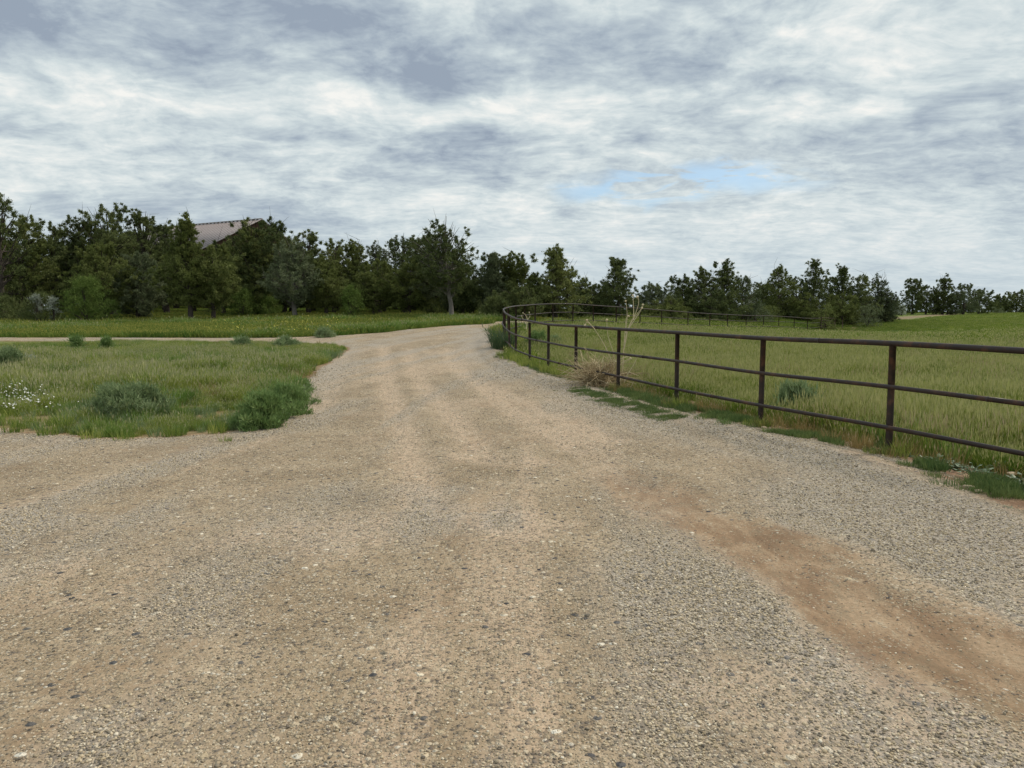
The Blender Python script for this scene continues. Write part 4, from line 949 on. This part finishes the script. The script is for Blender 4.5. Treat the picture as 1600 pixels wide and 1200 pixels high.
# spiky weed at the fence bend: upright blades fanned over the road
def blades(x, y, h, nb, spread, width, mat, name, label, cat, lean=.8, seed=5):
    me = tuft(seed, nb, h, spread, width, mat, .1, lean); o = obj(name, me); o.location = (x, y, gzf(x, y)-.02); o['label'] = label; o['category'] = cat; return o
m_spk = grassmat('spiky_grass', (.045, .085, .035), (.07, .12, .05), (.12, .17, .08), (.25, .25, .15), redk=0)
x, y = on(790, 548); blades(x-.12, y+.3, .85, 420, .40, .014, m_spk, 'spiky_weed', 'dark green spiky grass clump leaning over the road at the fence bend', 'plant')
x, y = on(781, 538); blades(x-.05, y+.5, .62, 260, .34, .014, m_spk, 'spiky_weed', 'smaller spiky grass clump behind the one at the fence bend', 'plant', seed=6)
for k_, (px, py, h, nb) in enumerate([(352, 690, .11, 40), (140, 686, .2, 90), (192, 688, .17, 80), (75, 680, .24, 120), (100, 672, .3, 150), (20, 675, .22, 120), (270, 681, .22, 110), (340, 676, .2, 100), (1345, 703, .26, 190), (1300, 690, .22, 120), (1235, 676, .12, 60)]):
    lab = ['tiny green tuft alone on the gravel below the island', 'green tuft hanging over the gravel left of the bare patch', 'bushy little tuft on the island edge below the blue green bush', 'grass clump behind the gravel at the lower left', 'taller bright grass clump right of the white flowers',
           'grass clump at the lower left corner of the island', 'brown stemmed clump right of the bare patch', 'brownish clump left of the dark feathery bush', 'big tuft of russet grass left of the nearest post', 'russet grass clump midway between the two nearest posts', 'small green tuft just right of the second post'][k_]
    x, y = on(px, py); blades(x, y, h, nb, .12 if h > .15 else .07, .006, m_isl if k_ < 8 else m_dry, 'grass_tuft', lab, 'grass tuft', .6, 30+k_)
# leafy broad weeds at the right edge
lm, n, bs = newmat('broad_leaf'); k = n.attr('k').outputs['Fac']
n.put(bs.inputs['Base Color'], n.ramp(k, [(0, (.030, .075, .025)), (.7, (.07, .13, .05)), (1, (.16, .22, .12))])); bs.inputs['Roughness'].default_value = .5
def leafy(px, py, s, label, nl=40, seed=0):
    r = np.random.default_rng(900+seed); x, y = on(px, py); V = []; Fc = []; kk = []; st = []
    for i in range(nl):
        a = r.uniform(0, 6.28); d = s*r.random()**.6; c = np.array([math.cos(a)*d, math.sin(a)*d, s*r.uniform(.15, .75)*(1-.5*d/s)])
        dr = np.array([math.cos(a), math.sin(a), r.uniform(-.1, .6)]); dr /= np.linalg.norm(dr); sd2 = np.cross(dr, [0, 0, 1]); sd2 /= np.linalg.norm(sd2)
        L = s*r.uniform(.22, .4); Wd = L*.32; nz_ = np.cross(sd2, dr)*L*.12
        o = len(V); V += [c, c+dr*L*.45+sd2*Wd-nz_, c+dr*L*.5, c+dr*L*.45-sd2*Wd-nz_, c+dr*L]; Fc += [(o, o+1, o+2), (o, o+2, o+3), (o+1, o+4, o+2), (o+2, o+4, o+3)]; kk += [r.random()]*5
        st.append(tube(np.array([[0, 0, -.02], c*.5+[0, 0, .02], c]), [.004, .003, .002], 3, False))
    t = thing('broadleaf_weed', label, 'weed', (x, y, gzf(x, y)))
    obj('leaves', mesh('leaves', np.array(V), np.array(Fc), lm, dict(k=kk)), t); v, f = join(st); obj('stem', mesh('stem', v, tris(f), lm, dict(k=np.full(len(v), .8))), t)
for i, (px, py, s, lab) in enumerate([(1462, 727, .16, 'leafy dark weed right of the nearest post'), (1520, 742, .17, 'spreading leafy weed in the middle of the green roadside cover'), (1565, 735, .13, 'yellowish leafy weed on bare red soil near the right edge'),
        (1597, 765, .2, 'leafy weed cut by the right edge of the photograph'), (1490, 733, .11, 'small leafy weed between two larger ones right of the post'), (1415, 716, .08, 'tiny leafy weed touching the nearest post'), (1385, 690, .10, 'leafy sprig just left behind the nearest post'), (1575, 800, .07, 'little weed at the gravel edge below the cover')]):
    leafy(px, py, s, lab, 46, i)
# dead bush and tall dry stalks at the fence
dm, n, bs = newmat('dead_stem'); r_ = n.attr('k').outputs['Fac']
n.put(bs.inputs['Base Color'], n.ramp(r_, [(0, (.28, .20, .11)), (.5, (.50, .39, .22)), (1, (.68, .58, .38))])); bs.inputs['Roughness'].default_value = .8
dx, dy_ = on(935, 604); r = np.random.default_rng(77)
dead = thing('dead_bush', 'straw coloured dead tumbleweed tangled in the rails beside the fourth post', 'bush', (dx, dy_, gzf(dx, dy_)))
ps = []; kk = []
for i in range(520):
    a = r.uniform(0, 6.28); e_ = r.uniform(.05, 1.25); L = r.uniform(.35, 1.0); d = np.array([math.cos(a)*math.cos(e_), math.sin(a)*math.cos(e_), math.sin(e_)])
    b = r.normal(0, .13, 3)*[1, 1, .5]+[0, 0, .08]; b[2] = abs(b[2]); m_ = b+d*L*.5+r.normal(0, .06, 3); t_ = b+d*L*[1.05, 1, .8]+r.normal(0, .10, 3)+[0, 0, -.10*L]
    t_[2] = max(t_[2], .01); pz = tube(np.array([b, m_, t_]), [.0085, .006, .003], 3, False); ps.append(pz); kk += [r.random()]*len(pz[0])
v, f = join(ps); obj('twigs', mesh('twigs', v, tris(f), dm, dict(k=kk)), dead)
ps = []; kk = []
for i in range(160):
    a = r.uniform(0, 6.28); d = r.uniform(.1, .75); b = np.array([math.cos(a)*d, math.sin(a)*d*.7-.15, .01]); t_ = b+r.normal(0, .16, 3)+[0, 0, .08]; t_[2] = abs(t_[2])*.5
    pz = tube(np.array([b, (b+t_)/2+[0, 0, .04], t_]), [.004, .0035, .002], 3, False); ps.append(pz); kk += [r.random()]*len(pz[0])
v, f = join(ps); obj('fallen_twigs', mesh('fallen_twigs', v, tris(f), dm, dict(k=kk)), dead)
def stalk(base_px, base_py, pts, label, heads, Y=None, thick=.014):
    x, y = on(base_px, base_py); Y = Y or y; z = gzf(x, Y); o0 = np.array([float(P(base_px, base_py, Y)[0]), Y, z])
    t = thing('dry_stalk', label, 'plant', o0)
    rr_ = np.random.default_rng(int(base_px)); ps = []; hs_ = []
    for pl in pts:
        Yj = Y+rr_.normal(0, .04); W = np.array([P(a_, b_, Yj) for a_, b_ in pl])-o0
        W = catmull(W, 4) if len(W) > 2 else W
        ps.append(tube(W, np.linspace(thick, .004, len(W)), 5))
        hs_.append(W[-1])
    v, f = join(ps); obj('stems', mesh('stems', v, tris(f), dm, dict(k=np.full(len(v), .85))), t)
    import bmesh
    if heads:
        for hp in hs_:
            b = bmesh.new(); bmesh.ops.create_icosphere(b, subdivisions=1, radius=.026)
            for vv in b.verts: vv.co *= rr_.uniform(.7, 1.25)
            me = bpy.data.meshes.new('seed_head'); b.to_mesh(me); b.free(); me.materials.append(dm)
            me.attributes.new('k', 'FLOAT', 'POINT').data.foreach_set('value', np.full(len(me.vertices), .9, np.float32)); o = obj('seed_head', me, t); o.location = hp
stalk(968, 603, [[(968, 612), (973, 575), (975, 540), (977, 515), (980, 495), (978, 470), (976, 481)][:6], [(976, 535), (982, 512), (993, 490), (998, 472), (996, 464)], [(977, 520), (988, 505), (1000, 487), (1005, 476)], [(980, 515), (990, 498), (1003, 481)], [(975, 545), (979, 525), (978, 500), (982, 494)], [(990, 500), (990, 480), (989, 462)]],
      'tall pale forked dry stalk rising above the top rail beside the fourth post', True, thick=.011)
stalk(950, 604, [[(955, 600), (960, 560), (950, 525), (948, 500)], [(960, 575), (945, 540), (928, 513), (917, 500)], [(930, 515), (918, 503), (914, 508)], [(962, 590), (968, 570), (985, 560)]], 'thin dry stalk bending left over the top rail above the dead bush', True, thick=.008)
stalk(975, 612, [[(972, 612), (978, 590), (990, 570), (996, 558)], [(974, 612), (985, 605), (992, 592)], [(970, 612), (976, 596), (975, 585)], [(973, 612), (982, 600), (980, 606)]], 'short straw sprigs at the foot of the fourth post', False, thick=.008)
stalk(822, 512, [[(822, 514), (824, 500), (821, 492), (817, 489)], [(823, 502), (828, 494), (827, 488)], [(822, 506), (817, 498), (815, 494)]], 'small pale forked dry weed seen through the rails at the bend', True, Y=30.5, thick=.022)
stalk(901, 560, [[(899, 572), (897, 566), (893, 563)], [(899, 572), (903, 568), (905, 563)], [(900, 571), (899, 563), (900, 559)]], 'pale dry sprig against the fifth post', False, thick=.008)
# white flowers on the island
wmf, n, bs = newmat('white_petal'); bs.inputs['Base Color'].default_value = (.78, .78, .72, 1)
ymf, n, bs = newmat('yellow_petal'); bs.inputs['Base Color'].default_value = (.62, .55, .08, 1)
def flower(mat):
    V = [(0, 0, .02)]; Fc = []
    for i in range(10): a = i*.628; V.append((math.cos(a), math.sin(a), .25+.25*(i % 2)))
    for i in range(10): Fc.append((0, 1+i, 1+(i+1) % 10))
    return mesh('flower', np.array(V)*[.02, .02, .02], np.array(Fc), mat)
fw, fyl = flower(wmf), flower(ymf)
r = rng
k_ = 260; px = r.normal(30, 30, k_); py = r.normal(638, 15, k_); gp_ = np.array([G(a_, min(max(b_, 602), 660)) for a_, b_ in zip(px, py)])
scatter('white_flowers', np.c_[gp_, bil(gz, gp_[:, 0], gp_[:, 1])+r.uniform(.20, .36, k_)], np.c_[r.normal(0, .6, k_), r.normal(0, .6, k_), r.uniform(0, 6, k_)], np.full((k_, 3), 1.)*r.uniform(.4, .75, (k_, 1)), np.zeros(k_), [fw], kind='stuff', label='patch of small white flowers at the left of the island', category='flowers')
x, y, r_d = polar(5200, 34, 48, 1, 34); kq = (rng.random(len(x)) < .45) & (~inside(ROAD, x, y)) & ~inside(FIELD, x, y) & (masks(x, y) < -.5) & (vnoise(x, y, 5, 91)+.9*np.exp(-((x+12.5)/4.5)**2) > .45); x, y = x[kq], y[kq]; k_ = len(x)
scatter('yellow_flowers', np.c_[x, y, bil(gz, x, y)+rng.uniform(.22, .42, k_)], np.c_[rng.normal(0, .6, k_), rng.normal(0, .6, k_), rng.uniform(0, 6, k_)], np.full((k_, 3), 1.3), np.zeros(k_), [fyl], kind='stuff', label='yellow flowers dotted through the verge grass beyond the side road', category='flowers')
# two flat tan rocks at the right gravel edge
rkm, n, bs = newmat('tan_rock'); ob = n.new('ShaderNodeTexCoord').outputs['Object']
n.put(bs.inputs['Base Color'], n.ramp(n.noise(ob, 14, 5), [(.3, (.36, .27, .17)), (.7, (.52, .42, .29))])); bs.inputs['Roughness'].default_value = .9
def rock(px, py, s, label, seed):
    import bmesh
    r = np.random.default_rng(seed); b = bmesh.new(); bmesh.ops.create_icosphere(b, subdivisions=3, radius=.5); V = np.array([v.co[:] for v in b.verts]); Fc = np.array([[v.index for v in f.verts] for f in b.faces]); b.free()
    for _ in range(12):
        nn = r.normal(size=3); nn /= np.linalg.norm(nn); dc = r.uniform(.3, .42); q_ = V@nn; V = np.where((q_ > dc)[:, None], V-(q_-dc)[:, None]*nn, V)
    V += .012*np.c_[vnoise(V[:, 0]*5, V[:, 1]*5, 1, 5), vnoise(V[:, 1]*5, V[:, 2]*5, 1, 6), vnoise(V[:, 0]*5, V[:, 2]*5, 1, 7)]
    x, y = on(px, py); o = obj('rock', mesh('rock', V*s, Fc, rkm)); o.location = (x, y, gzf(x, y)+.03); o.rotation_euler = (0, .05, r.uniform(-.4, .4)); o['label'] = label; o['category'] = 'rock'
rock(1511, 768, np.array([.15, .10, .07]), 'tan flat rock lying at the gravel edge below the roadside cover', 1)
rock(1529, 773, np.array([.08, .06, .04]), 'smaller tan rock touching the flat one on its right', 2)
rock(1194, 672, np.array([.09, .06, .05]), 'pale stone against the foot of the second post', 3)
rock(1582, 745, np.array([.16, .08, .04]), 'flat reddish slab on bare soil near the right edge', 4)
print('TRIS', sum(len(m.loops)-2*len(m.polygons) for m in {o.data for o in C.objects if o.type == 'MESH'}))
